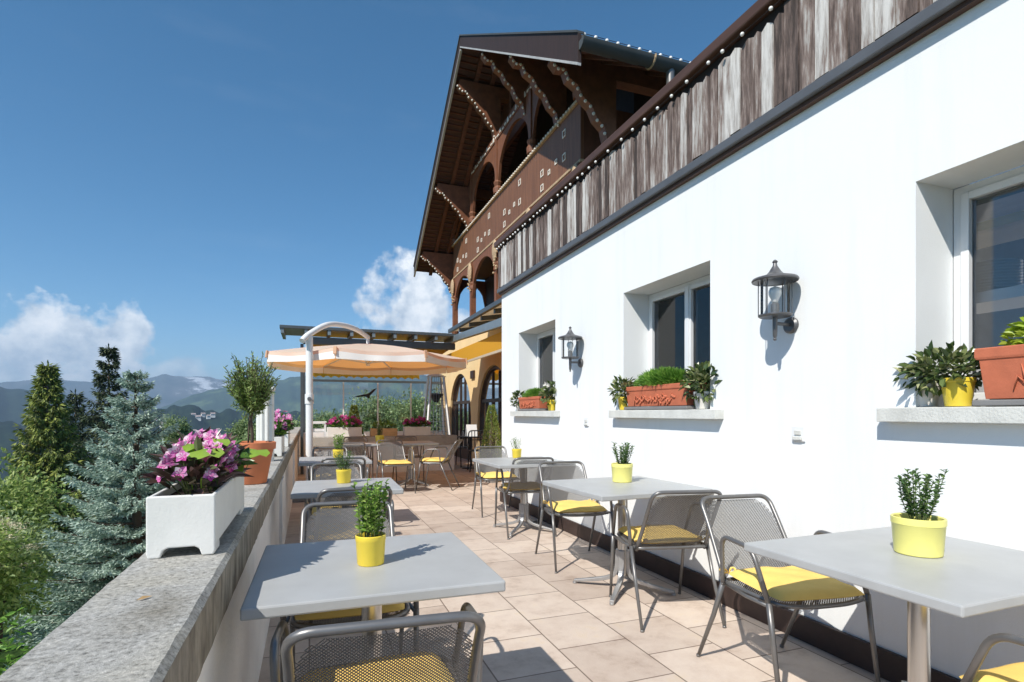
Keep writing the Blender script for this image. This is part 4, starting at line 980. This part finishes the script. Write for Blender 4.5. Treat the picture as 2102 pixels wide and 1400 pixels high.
# fluted grey post on the parapet
t = thing('screen_post', (-.34, 4.93, PZ), 'pale grey fluted post standing on the parapet behind the potted tree', 'post')
mb = MB(); V = []; n_ = 40
for z in (0, .58):
    for k in range(n_): A = 2*PI*k/n_; r_ = .062+.006*math.cos(10*A); V.append((r_*math.cos(A), r_*math.sin(A), z))
mb.add(V, [(k, (k+1) % n_, n_+(k+1) % n_, n_+k) for k in range(n_)] + [tuple(range(n_,2*n_)), tuple(range(n_-1,-1,-1))]); mb.build('shaft', M['planter_white'], t)
MB().box(-.075,-.075,.58,.075,.075,.61).build('cap', M['planter_white'], t, bevel=.008)

# ------------------------------------------------------------------ parasol
ps = thing('cantilever_parasol', (0, 8.55, 0), 'large cream octagonal parasol hanging from a white curved arm', 'parasol')
cx, cyy = .97, 9.95
MB().box(-.35,8.2,.001,.35,8.9,.06).build('base', M['tray'], ps, world=True, bevel=.01)
MB().tube([(0,8.55,.06),(0,8.55,2.36)], .050, 16).tube([(0,8.55,1.38),(0,8.55,1.52)], .062, 16).build('pole', M['white_metal'], ps, smooth='auto', world=True)
arm = bez([(-.10,8.42,2.28),(.0,8.55,2.40),(.25,8.89,2.60),(.5,9.25,2.665),(.75,9.6,2.655),(.97,9.95,2.58)], 5)
MB().tube(arm, .042, 10).tube([(.97,9.95,2.60),(.97,9.95,2.44)], .03, 10).build('arm', M['white_metal'], ps, smooth='auto', world=True)
MB().tube([(0,8.50,1.45),(0,8.44,1.45)], .03, 10).tube([(0,8.44,1.45),(.06,8.43,1.42)], .009, 6).build('crank', M['metal_grey'], ps, world=True)
RC = 1.72; NB = 8; Zr, Za = 2.20, 2.47
def rimp(k, r=RC, z=Zr): A = 2*PI*k/NB + .42; return np.array((cx+r*math.cos(A), cyy+r*math.sin(A), z))
cm = MB(); V = []; nn = 6
ap = np.array((cx, cyy, Za))
for k in range(NB):
    a, b_ = rimp(k), rimp(k+1); base = len(cm.v); VV = []
    for i in range(nn+1):
        for j in range(nn+1):
            f = i/nn; e = a+(b_-a)*j/nn; p = ap+(e-ap)*f; p = p - np.array((0,0,.045*f*math.sin(PI*j/nn)*1.0)) + np.array((0,0,.02*math.sin(PI*f))); VV.append(tuple(p))
    cm.add(VV, [(i*(nn+1)+j, (i+1)*(nn+1)+j, (i+1)*(nn+1)+j+1, i*(nn+1)+j+1) for i in range(nn) for j in range(nn)])
cm.build('canopy', M['cream_fabric'], ps, smooth=True, world=True)
vm = MB(); vt = MB()
for k in range(NB):
    a, b_ = rimp(k), rimp(k+1); V = []; V2 = []; n_ = 16; out = unit(((a+b_)/2-np.array((cx,cyy,Zr)))[None])[0]
    for j in range(n_+1):
        f = j/n_; p = a+(b_-a)*f - np.array((0,0,.045*math.sin(PI*f))); w_ = .018*math.sin(f*PI*5)*math.sin(PI*f)
        V += [tuple(p), tuple(p+out*(.01+w_*.5)-np.array((0,0,.05)))]; V2 += [tuple(p+out*(.01+w_*.5)-np.array((0,0,.05))), tuple(p+out*(.015+w_)-np.array((0,0,.165-.03*math.sin(PI*f))))]
    F = [(2*j,2*j+1,2*j+3,2*j+2) for j in range(n_)]; vt.add(V, F); vm.add(V2, F)
vt.build('valance_band', M['cream_fabric'], ps, smooth=True, world=True); vm.build('valance', M['white_fabric'], ps, smooth=True, world=True)
for k in range(NB):
    a = rimp(k); o_ = unit((a-np.array((cx,cyy,Zr)))[None])[0]; MB().bar(tuple(a+o_*.012+np.array((0,0,.012))), tuple(a+o_*.03-np.array((0,0,.10))), .05, .02).build('rib_cap', M['rib_cap'], ps, world=True, bevel=.004)
    MB().bar(tuple(ap-np.array((0,0,.06))), tuple(a-np.array((0,0,.03))), .025, .02).build('rib', M['white_metal'], ps, world=True)
    MB().bar(tuple((ap+(a-ap)*.55)-np.array((0,0,.045))), (cx, cyy, 2.12), .018, .014).build('strut', M['white_metal'], ps, world=True)
MB().tube([(cx,cyy,2.08),(cx,cyy,2.46)], .035, 12).build('hub', M['white_metal'], ps, smooth='auto', world=True)

# ------------------------------------------------------------------ patio heater, topiary, far furniture
ht = thing('patio_heater', (2.80, 12.75, 0), 'white pyramid patio heater with grille behind the low wall', 'patio heater')
fr = MB()
for (sx, sy) in ((-1,-1),(1,-1),(1,1),(-1,1)): fr.bar((sx*.27,sy*.27,.72),(sx*.15,sy*.15,2.1),.04,.04)
fr.build('frame', M['white_metal'], ht); MB().box(-.29,-.29,.0,.29,.29,.72).build('base', M['cast_base'], ht, bevel=.01)
g_ = MB()
for k in range(10):
    z = .80+.125*k; r_ = .27-.12*(z-.72)/1.38; g_.tube([(-r_,-r_,z),(r_,-r_,z),(r_,r_,z),(-r_,r_,z)], .006, 5, closed=True)
for s in np.linspace(-.8,.8,6): g_.tube([(s*.27,-.27,.72),(s*.15,-.15,2.1)], .005, 5)
g_.build('grille', M['pergola_light'], ht)
MB().lathe([(.05,1.5),(.11,1.6),(.17,1.68),(.17,1.70),(.02,1.72)], 18).build('burner', M['dark_iron'], ht, smooth='auto')
MB().lathe([(.055,.75),(.055,1.6)], 16, cap=False).build('glass_tube', M['lamp_glass'], ht, smooth=True)
MB().lathe([(.24,2.10),(.25,2.11),(.04,2.2),(.001,2.2)], 4).build('cap', M['white_metal'], ht)
t = thing('cone_topiary', (3.10, 9.45, 0), 'tall narrow trimmed green cone bush at the corner of the white building', 'topiary')
MB().lathe([(.14,0),(.18,.3),(.19,.3),(.17,.28),(.001,.28)], 18).build('pot', M['tray'], t, smooth='auto'); MB().tube([(0,0,.25),(0,0,1.2)], .02, 6).build('trunk', M['bark'], t)
fm = MB(); n_ = 3000; z = RNG.random(n_); A = RNG.random(n_)*2*PI; r_ = (.19*(1-z)**.75+.02)*(.8+.25*RNG.random(n_)); leaves(fm, np.stack([r_*np.cos(A),r_*np.sin(A),.36+1.02*z],1), np.stack([np.cos(A),np.sin(A),np.full(n_,.8)],1), rdir(n_), .04, .016, .1, False); fm.build('crown', M['shrub_green'], t)
# dark iron garden chairs by the arches
ic0 = None
def iron_chair(x, y, rot, label):
    global ic0
    if ic0 is None:
        t = ic0 = thing('iron_chair', (0,0,0), 'x', 'chair')
        MB().tube(rounded([(-.2,-.2,.45),(-.2,-.26,.86),(.2,-.26,.86),(.2,-.2,.45)], .09, 6), .013, 8).build('back_frame', M['dark_iron'], t, smooth=True)
        b = MB()
        for s in (-.13,-.065,0,.065,.13): b.tube([(s,-.205,.45),(s,-.255,.85)], .009, 6)
        b.tube([(-.2,-.232,.66),(.2,-.232,.66)], .009, 6); b.build('back_bars', M['dark_iron'], t)
        MB().box(-.21,-.21,.435,.21,.21,.455).build('seat', M['dark_iron'], t, bevel=.006)
        for (sx, sy) in ((-1,-1),(1,-1),(1,1),(-1,1)): MB().tube([(sx*.19,sy*.19,.44),(sx*.22,sy*.23,.003)], .014, 8).build('leg', M['dark_iron'], t)
    else: t = copy_tree(ic0)
    t.location = (x,y,0); t.rotation_euler = (0,0,math.radians(rot)); tag(t, label, 'chair', 'dark iron chairs by the arched doors')
iron_chair(3.28, 12.5, 40, 'dark iron chair by the arched doors, partly behind the low wall end')
iron_chair(3.42, 11.3, 170, 'dark iron chair by the arched doors, nearer the building corner')
t = thing('iron_table', (3.42, 11.95, 0), 'small round dark iron table between the two iron chairs', 'table')
MB().lathe([(.30,.70),(.305,.71),(.30,.725)], 28).build('tabletop', M['dark_iron'], t, smooth='auto'); MB().lathe([(.02,.02),(.02,.70)], 10).build('column', M['dark_iron'], t); MB().lathe([(.2,.001),(.2,.012),(.03,.03)], 20).build('base', M['dark_iron'], t, smooth='auto')
t = thing('menu_board', (3.42, 11.9, .7255), 'white menu card standing on the small iron table', 'menu card')
MB().prism([(-.10,0),(-.094,0),(0,.25),(-.003,.262)], -.12, .12, 'x').build('front_leaf', M['frame_white'], t); MB().prism([(.10,0),(.094,0),(.001,.25),(.003,.262)], -.12, .12, 'x').build('back_leaf', M['frame_white'], t)
t = thing('side_stool', (.16, 12.25, 0), 'white slatted stool-like stand behind the low wall, next to the parasol pole', 'stand')
MB().box(-.18,-.18,1.02,.18,.18,1.07).build('top', M['white_metal'], t, bevel=.006)
for (sx, sy) in ((-1,-1),(1,-1),(1,1),(-1,1)): MB().box(sx*.15-.02,sy*.15-.02,0,sx*.15+.02,sy*.15+.02,1.019).build('leg', M['white_metal'], t)
MB().box(-.13,-.16,.86,.13,-.14,.92).box(-.13,.14,.86,.13,.16,.92).build('rail', M['white_metal'], t)
# fallen leaf on the coping
tag(MB().add([(-.34,1.35,.853),(-.332,1.365,.857),(-.315,1.372,.853),(-.328,1.356,.853)], [(0,1,2,3)]).build('dry_leaf', M['wood_light']), 'small dry brown leaf lying on the near parapet coping', 'leaf')
# ------------------------------------------------------------------ terrain
def smooth01(t): t = np.clip(t, 0, 1); return t*t*(3-2*t)
def ground_z(x, y):
    r = np.hypot(x+.5, y-5)
    z = -3.2 - .26*np.maximum(0, r-9)
    z = np.maximum(z, -250 - .002*r)
    up = 3.0*smooth01((y-16.5)/2)*smooth01((x+2.0)/3)*smooth01((60-r)/40)
    return z + up + .12*np.maximum(0, r-14)*smooth01((x+2)/6)*smooth01((y-16)/4)*smooth01((200-r)/100)
NA, NR = 144, 84
rad = np.concatenate([[0], np.geomspace(1.5, 8400, NR)]); V = []; 
for r in rad:
    A = np.arange(NA)*2*PI/NA; x = r*np.sin(A)-.5; y = r*np.cos(A)+5
    z = ground_z(x, y) + RNG.normal(size=NA)*min(.02*r, 6)*.12
    V.append(np.stack([x, y, z], 1))
V = np.concatenate(V); F = []
for i in range(NR):
    for k in range(NA): F.append((i*NA+k, i*NA+(k+1) % NA, (i+1)*NA+(k+1) % NA, (i+1)*NA+k))
mb = MB(); mb.raw(V, np.array(F)); structure('ground', mb, M['ground'], smooth=True)

RIDGES = {}
TH = 20.276
def ridge(name, R, prof, m, zb=-260, w=.38, rough=.10, seed=1):
    """prof: (bearing in degrees from +Y towards +X, crest height in metres)"""
    rg = np.random.default_rng(seed); az = np.array([p[0] for p in prof]); hz = np.array([p[1] for p in prof])
    na, nr = 260, 36; A = np.linspace(az[0], az[-1], na); H = np.interp(A, az, hz)
    ks = [(rg.uniform(.3,3), rg.uniform(0,6), 1/(1+k*.5)) for k in range(14)]
    H = H + sum(a*np.sin(A*f*2.2+p) for f, p, a in ks)*(H-zb)*rough*.06
    T = np.linspace(-1, 1, nr); V = []
    for t in T:
        r = R*(1+w*t); b_ = np.cos(t*PI/2)**1.15
        n_ = sum(a*np.sin(A*f*3.1+p+t*5*f*.6) for f, p, a in ks)*.05*rough*6*(1-abs(t))*abs(t)
        z = zb + (H-zb)*(b_*(1+n_)); V.append(np.stack([r*np.sin(np.radians(A)), r*np.cos(np.radians(A)), z], 1))
    V = np.concatenate(V); F = np.array([(i*na+k, i*na+k+1, (i+1)*na+k+1, (i+1)*na+k) for i in range(nr-1) for k in range(na-1)])
    mb = MB(); mb.raw(V, F); RIDGES[name] = (R, w, zb, A, H)
    structure(name, mb, m, smooth=True)
def crest(R, uv):
    out = []
    for (u, v) in uv:
        a = (u-1051)/1126; az = TH + math.degrees(math.atan(a)); out.append((az, EYE + (848-v)/1126*R*math.cos(math.atan(a))))
    return out
ridge('far_mountains', 6600, crest(6600, [(-900,800),(-300,788),(0,786),(120,778),(200,786),(260,781),(300,777),(335,768),(372,775),(420,772),(470,781),(560,788),(700,795),(1000,800),(1500,800)]), M['alp'], w=.2, seed=3)
ridge('green_hill', 4300, crest(4300, [(200,880),(300,848),(345,832),(385,814),(430,801),(480,793),(560,782),(620,772),(700,768),(800,775),(950,765),(1400,760)]), M['meadow_hill'], w=.32, seed=5)
ridge('left_hill', 3000, crest(3000, [(-1200,740),(-400,765),(-60,786),(20,795),(70,806),(130,832),(200,858),(260,900)]), M['forest'], w=.3, seed=8)
ridge('forest_ridge', 1500, crest(1500, [(-1200,840),(-200,872),(60,868),(200,850),(280,838),(330,833),(400,837),(480,842),(600,846),(800,850),(1200,845)]), M['forest'], w=.34, rough=.2, seed=11)

M['house_wall'] = mat('house_wall', (.80,.79,.76), .8, var=.05, scale=.1); M['house_roof'] = mat('house_roof', (.34,.27,.25), .8, var=.2, scale=.2)
M['house_window'] = mat('house_window', (.05,.05,.06), .4)
def house(u, v, w, label, h=.6):
    R, wd, zb, A, H = RIDGES['forest_ridge']
    w *= .55
    a = (u-1051)/1126; az = TH + math.degrees(math.atan(a)); hz = np.interp(az, A, H); el = (848-v)/1126*math.cos(math.atan(a))
    best = None
    for t in np.linspace(-.95, 0, 200):
        r = R*(1+wd*t); z = zb+(hz-zb)*math.cos(t*PI/2)**1.15
        if z >= EYE + el*r: best = (r, z); break
    if best is None: best = (R, hz)
    r, z = best; x, y = r*math.sin(math.radians(az)), r*math.cos(math.radians(az))
    t = thing('distant_house', (x, y, z-3), label, 'house', 'white houses of the village across the valley', rz=math.radians(-az+random.uniform(-25,25)))
    hh = w*h; d = w*.8
    MB().box(-w/2,-d/2,0,w/2,d/2,hh+3).build('wall', M['house_wall'], t)
    MB().prism([(-d*.62,hh+2.6),(0,hh+3+d*.36),(d*.62,hh+2.6),(d*.62,hh+3.2),(0,hh+3.6+d*.36),(-d*.62,hh+3.2)], -w*.55, w*.55).build('roof', M['house_roof'], t)
    wn = MB()
    for i in range(4):
        for j in range(2): wn.box(-w*.4+i*w*.23,-d/2-.15,3+hh*.2+j*hh*.4,-w*.4+i*w*.23+w*.1,-d/2-.02,3+hh*.2+j*hh*.4+hh*.2)
    wn.build('windows', M['house_window'], t)
for u, v, w, lab in ((397,856,15,'leftmost white house of the bright group on the far slope'), (407,862,18,'larger white house low in the bright group on the far slope'), (417,854,14,'middle white house of the bright group on the far slope'),
                     (428,858,13,'small white house right of the middle of the bright group on the far slope'), (437,855,16,'rightmost white house of the bright group on the far slope'),
                     (338,878,26,'broad pale house by itself left of the bright group'), (362,884,22,'broad pale house just right of the widest one left of the bright group'), (372,903,14,'small pale house lowest on the far slope'),
                     (448,886,12,'small pale house below the right end of the bright group'), (400,888,11,'small pale house straight below the bright group'), (322,866,12,'small pale house higher up near the blue spruce top')):
    house(u, v, w, lab)

# ------------------------------------------------------------------ trees
def conifer(x, y, z0, H, R, label, m, barkm, nb=150, tufts=26, L=.3, W=.09, droop=.35, hang=.0, seed=1, bare=.12, shape=.85, up=.12, whorl=0, dens=2):
    rg = np.random.default_rng(seed); t = thing('spruce_tree', (x, y, z0), label, 'tree', None)
    MB().tube([(0,0,0),(.02,0,H*.5),(0,.0,H*.995)], [H*.018+.03,H*.011+.02,.012], 8).build('trunk', barkm, t, smooth=True)
    br = MB(); C=[];D=[];Ls=[]
    for k in range(nb):
        f = bare + (1-bare)*((k+rg.random())/nb)**.85
        if whorl: f = round(f*whorl)/whorl + rg.normal()*.008; f = min(max(f, bare), .985)
        z = H*min(f,.985); rl = R*(1-f)**shape*rg.uniform(.72,1.12)+.05*R
        A = k*2.39996+rg.uniform(-.3,.3); ca, sa = math.cos(A), math.sin(A)
        dz = -droop*rl*(1-f*.75) ; n_ = max(4, int(tufts*(.25+.75*rl/R)))
        def P(s): return np.array([ca*rl*s, sa*rl*s, z + dz*s + (up+.25*f)*rl*s*s*1.2 + rl*.25*f*s])
        br.tube([tuple(P(s)) for s in (0,.35,.7,1)], [.007*R+.004,.005*R+.003,.003*R+.002,.002], 4)
        for i in range(n_):
            s = .12+.88*(i+.5)/n_; p = P(s); tl = rl*.34*(1.05-s*.75)+L*.3; side = 1 if i % 2 else -1
            ax = np.array([ca,sa,dz/rl*.6]); lat = np.array([-sa,ca,0])*side; dr = ax*.65+lat*.8+np.array([0,0,-hang-.05]); dr /= np.linalg.norm(dr)
            m_ = max(2, int(tl/(L*.33)))
            for j in range(m_):
                q_ = p+dr*tl*(j+.4)/m_ + np.array([0,0,-hang*tl*((j+.5)/m_)**2])
                for w_ in range(dens):
                    C.append(q_); o_ = rg.normal(size=3)*.45; o_[2] += -hang*.6; D.append(dr*.8+ax*.35+o_); Ls.append(L*rg.uniform(.6,1.15))
        for w_ in range(3): C.append(P(1.0)); D.append(np.array([ca,sa,.15])+rg.normal(size=3)*.3); Ls.append(L)
    for k in range(26):
        s = k/26; C.append(np.array([0,0,H*(.93+.07*s)])); D.append(np.array([rg.normal()*.5*(1.1-s),rg.normal()*.5*(1.1-s),1.0])); Ls.append(L*.8)
    n_ = len(C); fm = MB(); leaves(fm, np.array(C), np.array(D), unit(rg.normal(size=(n_,3))*.6+np.array([0,0,1])), np.array(Ls), W, .15, False)
    br.build('branches', barkm, t); fm.build('crown', m, t); return n_
gz = lambda x, y: float(ground_z(np.array(x), np.array(y)))
n1 = conifer(-2.68, 10.6, gz(-2.8,10.6)-.1, 1.90-gz(-2.8,10.6)+.1, 2.1, 'silvery blue spruce standing just outside the stone parapet', M['spruce_blue'], M['bark'], nb=165, tufts=42, L=.09, W=.026, dens=3, droop=.26, hang=.05, seed=4, bare=.06, shape=1.05, up=.10, whorl=19)
conifer(-13.4, 36.9, gz(-13.4,36.9), 3.95-gz(-13.4,36.9), 3.9, 'olive green drooping spruce at the left edge with a pale lower trunk', M['spruce_dark'], M['pale_bark'], nb=190, tufts=34, L=.34, W=.085, dens=3, droop=.45, hang=.55, seed=9, bare=.22, shape=1.1, whorl=30)
conifer(-11.7, 40.7, gz(-11.7,40.7), 5.4-gz(-11.7,40.7), 4.3, 'tallest dark spruce rising behind the blue one', M['spruce_black'], M['bark'], nb=150, tufts=30, L=.34, W=.085, dens=3, droop=.30, hang=.3, seed=12, bare=.1, shape=1.2, whorl=26)
conifer(-14.0, 42.5, gz(-14.0,42.5), 2.6-gz(-14.0,42.5), 2.5, 'dark spruce squeezed between the olive and the tallest one', M['spruce_black'], M['bark'], nb=140, tufts=26, L=.36, W=.08, droop=.35, hang=.4, seed=13, bare=.1, shape=.9, whorl=26)
conifer(-10.4, 37.0, gz(-10.4,37)-.5, .3-gz(-10.4,37), 3.0, 'short dark spruce in the shade directly behind the blue one', M['spruce_black'], M['bark'], nb=130, tufts=26, L=.36, W=.08, droop=.35, hang=.4, seed=15, bare=.1, shape=.9, whorl=24)

def broadleaf(name, x, y, z0, zc, rad, label, m, n, L, W, cat, seed=1, lobes=9, flowers=None, hexa=False, group=None):
    rg = np.random.default_rng(seed); t = thing(name, (x, y, z0), label, cat, group); hc = zc-z0
    tb = MB(); tb.tube(bez([(0,0,0),(.03,.02,hc*.4),(0,0,hc)],4), [.06*rad[0]+.02]*8+[.02*rad[0]+.01], 7)
    C=[]; D=[]; LB=[]
    for k in range(lobes):
        d = unit(rg.normal(size=(1,3)))[0]; d[2] = abs(d[2])*.9-.25 if k else .6; c = np.array([d[0]*rad[0]*.62, d[1]*rad[1]*.62, hc+d[2]*rad[2]*.7]); LB.append((c, rg.uniform(.38,.58)))
        tb.tube(bez([(0,0,hc*.35),tuple(c*np.array([.5,.5,.85])),tuple(c)],3), [.03*rad[0]+.008]*6+[.01], 5)
    for (c, s) in LB:
        k = n//lobes; d = unit(rg.normal(size=(k,3))); r_ = rg.random((k,1))**.45; p = c + d*np.array(rad)*s*r_*(1+.25*np.sin(d[:,:1]*7+d[:,1:2]*5+c[0]*3)); C.append(p); D.append(d*.6+rg.normal(size=(k,3))*.5+np.array([0,0,-.1]))
    C = np.concatenate(C); D = np.concatenate(D); k = len(C); fm = MB(); leaves(fm, C, D, unit(rg.normal(size=(k,3))*.6+np.array([0,0,.9])), rg.uniform(.6,1.2,k)*L, rg.uniform(.7,1.2,k)*W, .2, hexa)
    tb.build('trunk', M['bark'], t, smooth=True); fm.build('crown', m, t)
    if flowers:
        fb = MB(); cs = []
        for j in range(flowers):
            c, s = LB[j % lobes]; d = unit(rg.normal(size=(1,3)))[0]; d[2] = abs(d[2]); d[0] = d[0]; cs.append(c+d*np.array(rad)*s*1.22)
        Cf=[];Df=[]
        for c in cs:
            for q_ in range(40): o_ = np.append(rg.normal(size=2)*.05, rg.normal()*.012); Cf.append(c+o_); Df.append(np.append(rg.normal(size=2), .3))
        k = len(Cf); leaves(fb, np.array(Cf), np.array(Df), unit(rg.normal(size=(k,3))*.3+np.array([0,0,1])), .024, .02, .1, False); fb.build('blossoms', M['cream_flower'], t)
broadleaf('elder_bush', -4.02, 8.2, gz(-4.02,8.2), -.8, (.95,1.05,1.0), 'bush with flat cream blossoms left of the blue spruce', M['shrub_green'], 11000, .085, .040, 'bush', 3, 12, 110, True)
broadleaf('leafy_bush', -2.95, 5.3, gz(-2.95,5.3), -1.2, (1.05,1.1,1.0), 'bright green leafy bush at the lower left below the parapet', M['grass_leaf'], 9000, .075, .035, 'bush', 5, 10, None, True)
broadleaf('leafy_bush', -1.75, 6.6, gz(-1.75,6.6), -2.35, (.85,1.0,.9), 'shaded green bush in front of the blue spruce foot', M['shrub_green'], 7000, .085, .04, 'bush', 6, 10, None, True)
broadleaf('leafy_bush', -6.2, 14.5, gz(-6.2,14.5), -1.6, (2.2,2.2,1.9), 'yellow green bush under the olive spruce', M['shrub_green'], 9000, .13, .07, 'bush', 7, 12)
broadleaf('leafy_bush', -5.0, 11.2, gz(-5.0,11.2), -1.7, (1.5,1.5,1.7), 'mid green bush between the cream blossoms and the blue spruce', M['tree_green'], 8000, .10, .05, 'bush', 8, 10)
broadleaf('leafy_bush', -9.6, 19.5, gz(-9.6,19.5), -2.6, (2.6,2.6,2.0), 'dark green bush far left at the foot of the spruces', M['shrub_green'], 8000, .16, .08, 'bush', 9, 10)
broadleaf('leafy_bush', -4.6, 17.5, gz(-4.6,17.5), -3.6, (2.0,2.0,1.6), 'dark bush right of the blue spruce lower down the slope', M['spruce_dark'], 7000, .15, .07, 'bush', 10, 10)
# trees behind the glass screen
for i, (x, y, zc, r_, h_, lab) in enumerate(((-1.35,23.5,.05,1.3,1.2,'rounded light green tree at the left end of the glass screen'), (.6,25,.25,1.7,1.4,'broad green tree behind the bird decal pane, left half'), (3.0,26,.7,1.8,1.6,'broad green tree behind the bird decal pane, right half'),
        (4.9,24.5,.9,1.7,1.6,'green tree behind the right panes of the glass screen'), (6.8,26,1.0,1.9,1.8,'green tree behind the patio heater'), (-2.9,29,-.1,1.0,1.1,'small round tree seen left of the dark pergola post'), (-6.7,34,-.6,.8,1.9,'dark narrow tree seen left of the fluted post'))):
    broadleaf('garden_tree', x, y, gz(x,y), zc, (r_,r_,h_), lab, M['tree_green'], 6500, .15, .08, 'tree', 20+i, 11, group='garden trees beyond the far terrace')

# ------------------------------------------------------------------ air, sky, sun, camera
HAZE = 1
if HAZE:
    hz_m = bpy.data.materials.new('haze'); hz_m.use_nodes = True; ns = hz_m.node_tree.nodes; ls = hz_m.node_tree.links
    ns.remove(ns['Principled BSDF']); pv = ns.new('ShaderNodeVolumePrincipled'); pv.inputs['Color'].default_value = (.55,.76,1.0,1); pv.inputs['Density'].default_value = HAZE_D; pv.inputs['Anisotropy'].default_value = .1
    ls.new(pv.outputs[0], ns['Material Output'].inputs['Volume'])
    hb = MB().box(-8600,-8600,-290, 8600,8600, 540).build('haze', hz_m); hb['kind'] = 'stuff'

w = bpy.data.worlds.new('World'); sc.world = w; w.use_nodes = True; ns = w.node_tree.nodes; ls = w.node_tree.links
bg = ns['Background']; sky = ns.new('ShaderNodeTexSky'); sky.sky_type = 'NISHITA'; sky.sun_disc = False
SUN = Vector((-.80,-.56,1.0)).normalized()
sky.sun_elevation = math.asin(SUN.z); sky.sun_rotation = math.atan2(SUN.x, SUN.y); sky.altitude = 1000; sky.air_density = .85; sky.dust_density = SKY_DUST; sky.ozone_density = 2.0
bg.inputs[1].default_value = SKY_S
hs = ns.new('ShaderNodeHueSaturation'); hs.inputs['Saturation'].default_value = SKY_SAT; hs.inputs['Value'].default_value = 1.0; hs.inputs['Hue'].default_value = SKY_HUE
ls.new(sky.outputs[0], hs.inputs['Color']); ls.new(hs.outputs[0], bg.inputs[0])
tc = ns.new('ShaderNodeTexCoord'); sp = ns.new('ShaderNodeSeparateXYZ'); ls.new(tc.outputs['Generated'], sp.inputs[0])
def mth(op, a, b=None, c=None, clamp=False):
    n = ns.new('ShaderNodeMath'); n.operation = op; n.use_clamp = clamp
    for i, x in enumerate((a, b, c)):
        if x is None: continue
        if isinstance(x, (int, float)): n.inputs[i].default_value = x
        else: ls.new(x, n.inputs[i])
    return n.outputs[0]
az = mth('ARCTAN2', sp.outputs['X'], sp.outputs['Y']); el = mth('ARCSINE', sp.outputs['Z'])
cv = ns.new('ShaderNodeCombineXYZ'); ls.new(az, cv.inputs[0]); ls.new(el, cv.inputs[1])
nz = ns.new('ShaderNodeTexNoise'); nz.inputs['Scale'].default_value = 17; nz.inputs['Detail'].default_value = 9; nz.inputs['Roughness'].default_value = .54; ls.new(cv.outputs[0], nz.inputs[0])
nz2 = ns.new('ShaderNodeTexNoise'); nz2.inputs['Scale'].default_value = 26; nz2.inputs['Detail'].default_value = 7; nz2.inputs['Roughness'].default_value = .6
sh = ns.new('ShaderNodeVectorMath'); sh.operation = 'ADD'; sh.inputs[1].default_value = (.013,-.022,3.3); ls.new(cv.outputs[0], sh.inputs[0]); ls.new(sh.outputs[0], nz2.inputs[0])
mask = None
D2R = PI/180
# bearing, elevation, half width, half height (degrees), hardness, strength
for (a0, e0, hw, hh, hard, amp) in CLOUDS:
    dx = mth('MULTIPLY', mth('SUBTRACT', az, a0*D2R), 1/(hw*D2R)); dy = mth('MULTIPLY', mth('SUBTRACT', el, e0*D2R), 1/(hh*D2R))
    d2 = mth('SQRT', mth('ADD', mth('MULTIPLY', dx, dx), mth('MULTIPLY', dy, dy)))
    f = mth('SUBTRACT', 1.0, d2)                       # 1 centre, 0 rim
    g = mth('ADD', f, mth('MULTIPLY', mth('SUBTRACT', nz.outputs[0], .5), 2.6))
    k = mth('MULTIPLY', mth('MULTIPLY', g, hard, clamp=True), amp)
    mask = k if mask is None else mth('MAXIMUM', mask, k)
wp = ns.new('ShaderNodeTexNoise'); wp.inputs['Scale'].default_value = 3.2; wp.inputs['Detail'].default_value = 6; mp = ns.new('ShaderNodeMapping'); mp.inputs['Scale'].default_value = (1,4.5,1); mp.inputs['Rotation'].default_value = (0,0,.35)
ls.new(cv.outputs[0], mp.inputs[0]); ls.new(mp.outputs[0], wp.inputs[0])
wisp = mth('MULTIPLY', mth('MULTIPLY', mth('SUBTRACT', wp.outputs[0], .56), 3.5, clamp=True), .05)
mask = mth('MAXIMUM', mask, wisp)
cr = ramp(ns, [(.32,(.42,.50,.60)), (.55,(.80,.84,.88)), (.72,(1,1,1))]); ls.new(nz2.outputs[0], cr.inputs[0])
bg2 = ns.new('ShaderNodeBackground'); ls.new(cr.outputs[0], bg2.inputs[0]); bg2.inputs[1].default_value = CLOUD_S
mx = ns.new('ShaderNodeMixShader'); ls.new(mask, mx.inputs[0]); ls.new(bg.outputs[0], mx.inputs[1]); ls.new(bg2.outputs[0], mx.inputs[2]); ls.new(mx.outputs[0], ns['World Output'].inputs[0])

sl = bpy.data.lights.new('sun', 'SUN'); sl.energy = SUN_S; sl.angle = math.radians(.53); sl.color = (1, .955, .88)
so = bpy.data.objects.new('sun', sl); col.objects.link(so); so.rotation_euler = (-SUN).to_track_quat('-Z', 'Y').to_euler(); so.location = SUN*40

cam = bpy.data.cameras.new('camera'); co = bpy.data.objects.new('camera', cam); col.objects.link(co); sc.camera = co
co.location = (0, 0, EYE); co.rotation_euler = (PI/2, 0, -math.atan(416/1126)); cam.sensor_width = 36; cam.lens = 36*1126/2102; cam.shift_y = 148/2102; cam.clip_start = .05; cam.clip_end = 60000
sc.view_settings.view_transform = 'Standard'; sc.view_settings.look = 'None'; sc.view_settings.exposure = EXPO; sc.view_settings.gamma = 1; sc.view_settings.use_curve_mapping = False
sc.cycles.max_bounces = 10; sc.cycles.transparent_max_bounces = 24; sc.cycles.caustics_reflective = False; sc.cycles.caustics_refractive = False; sc.cycles.use_denoising = True; sc.cycles.volume_bounces = 0; sc.cycles.sample_clamp_indirect = 6
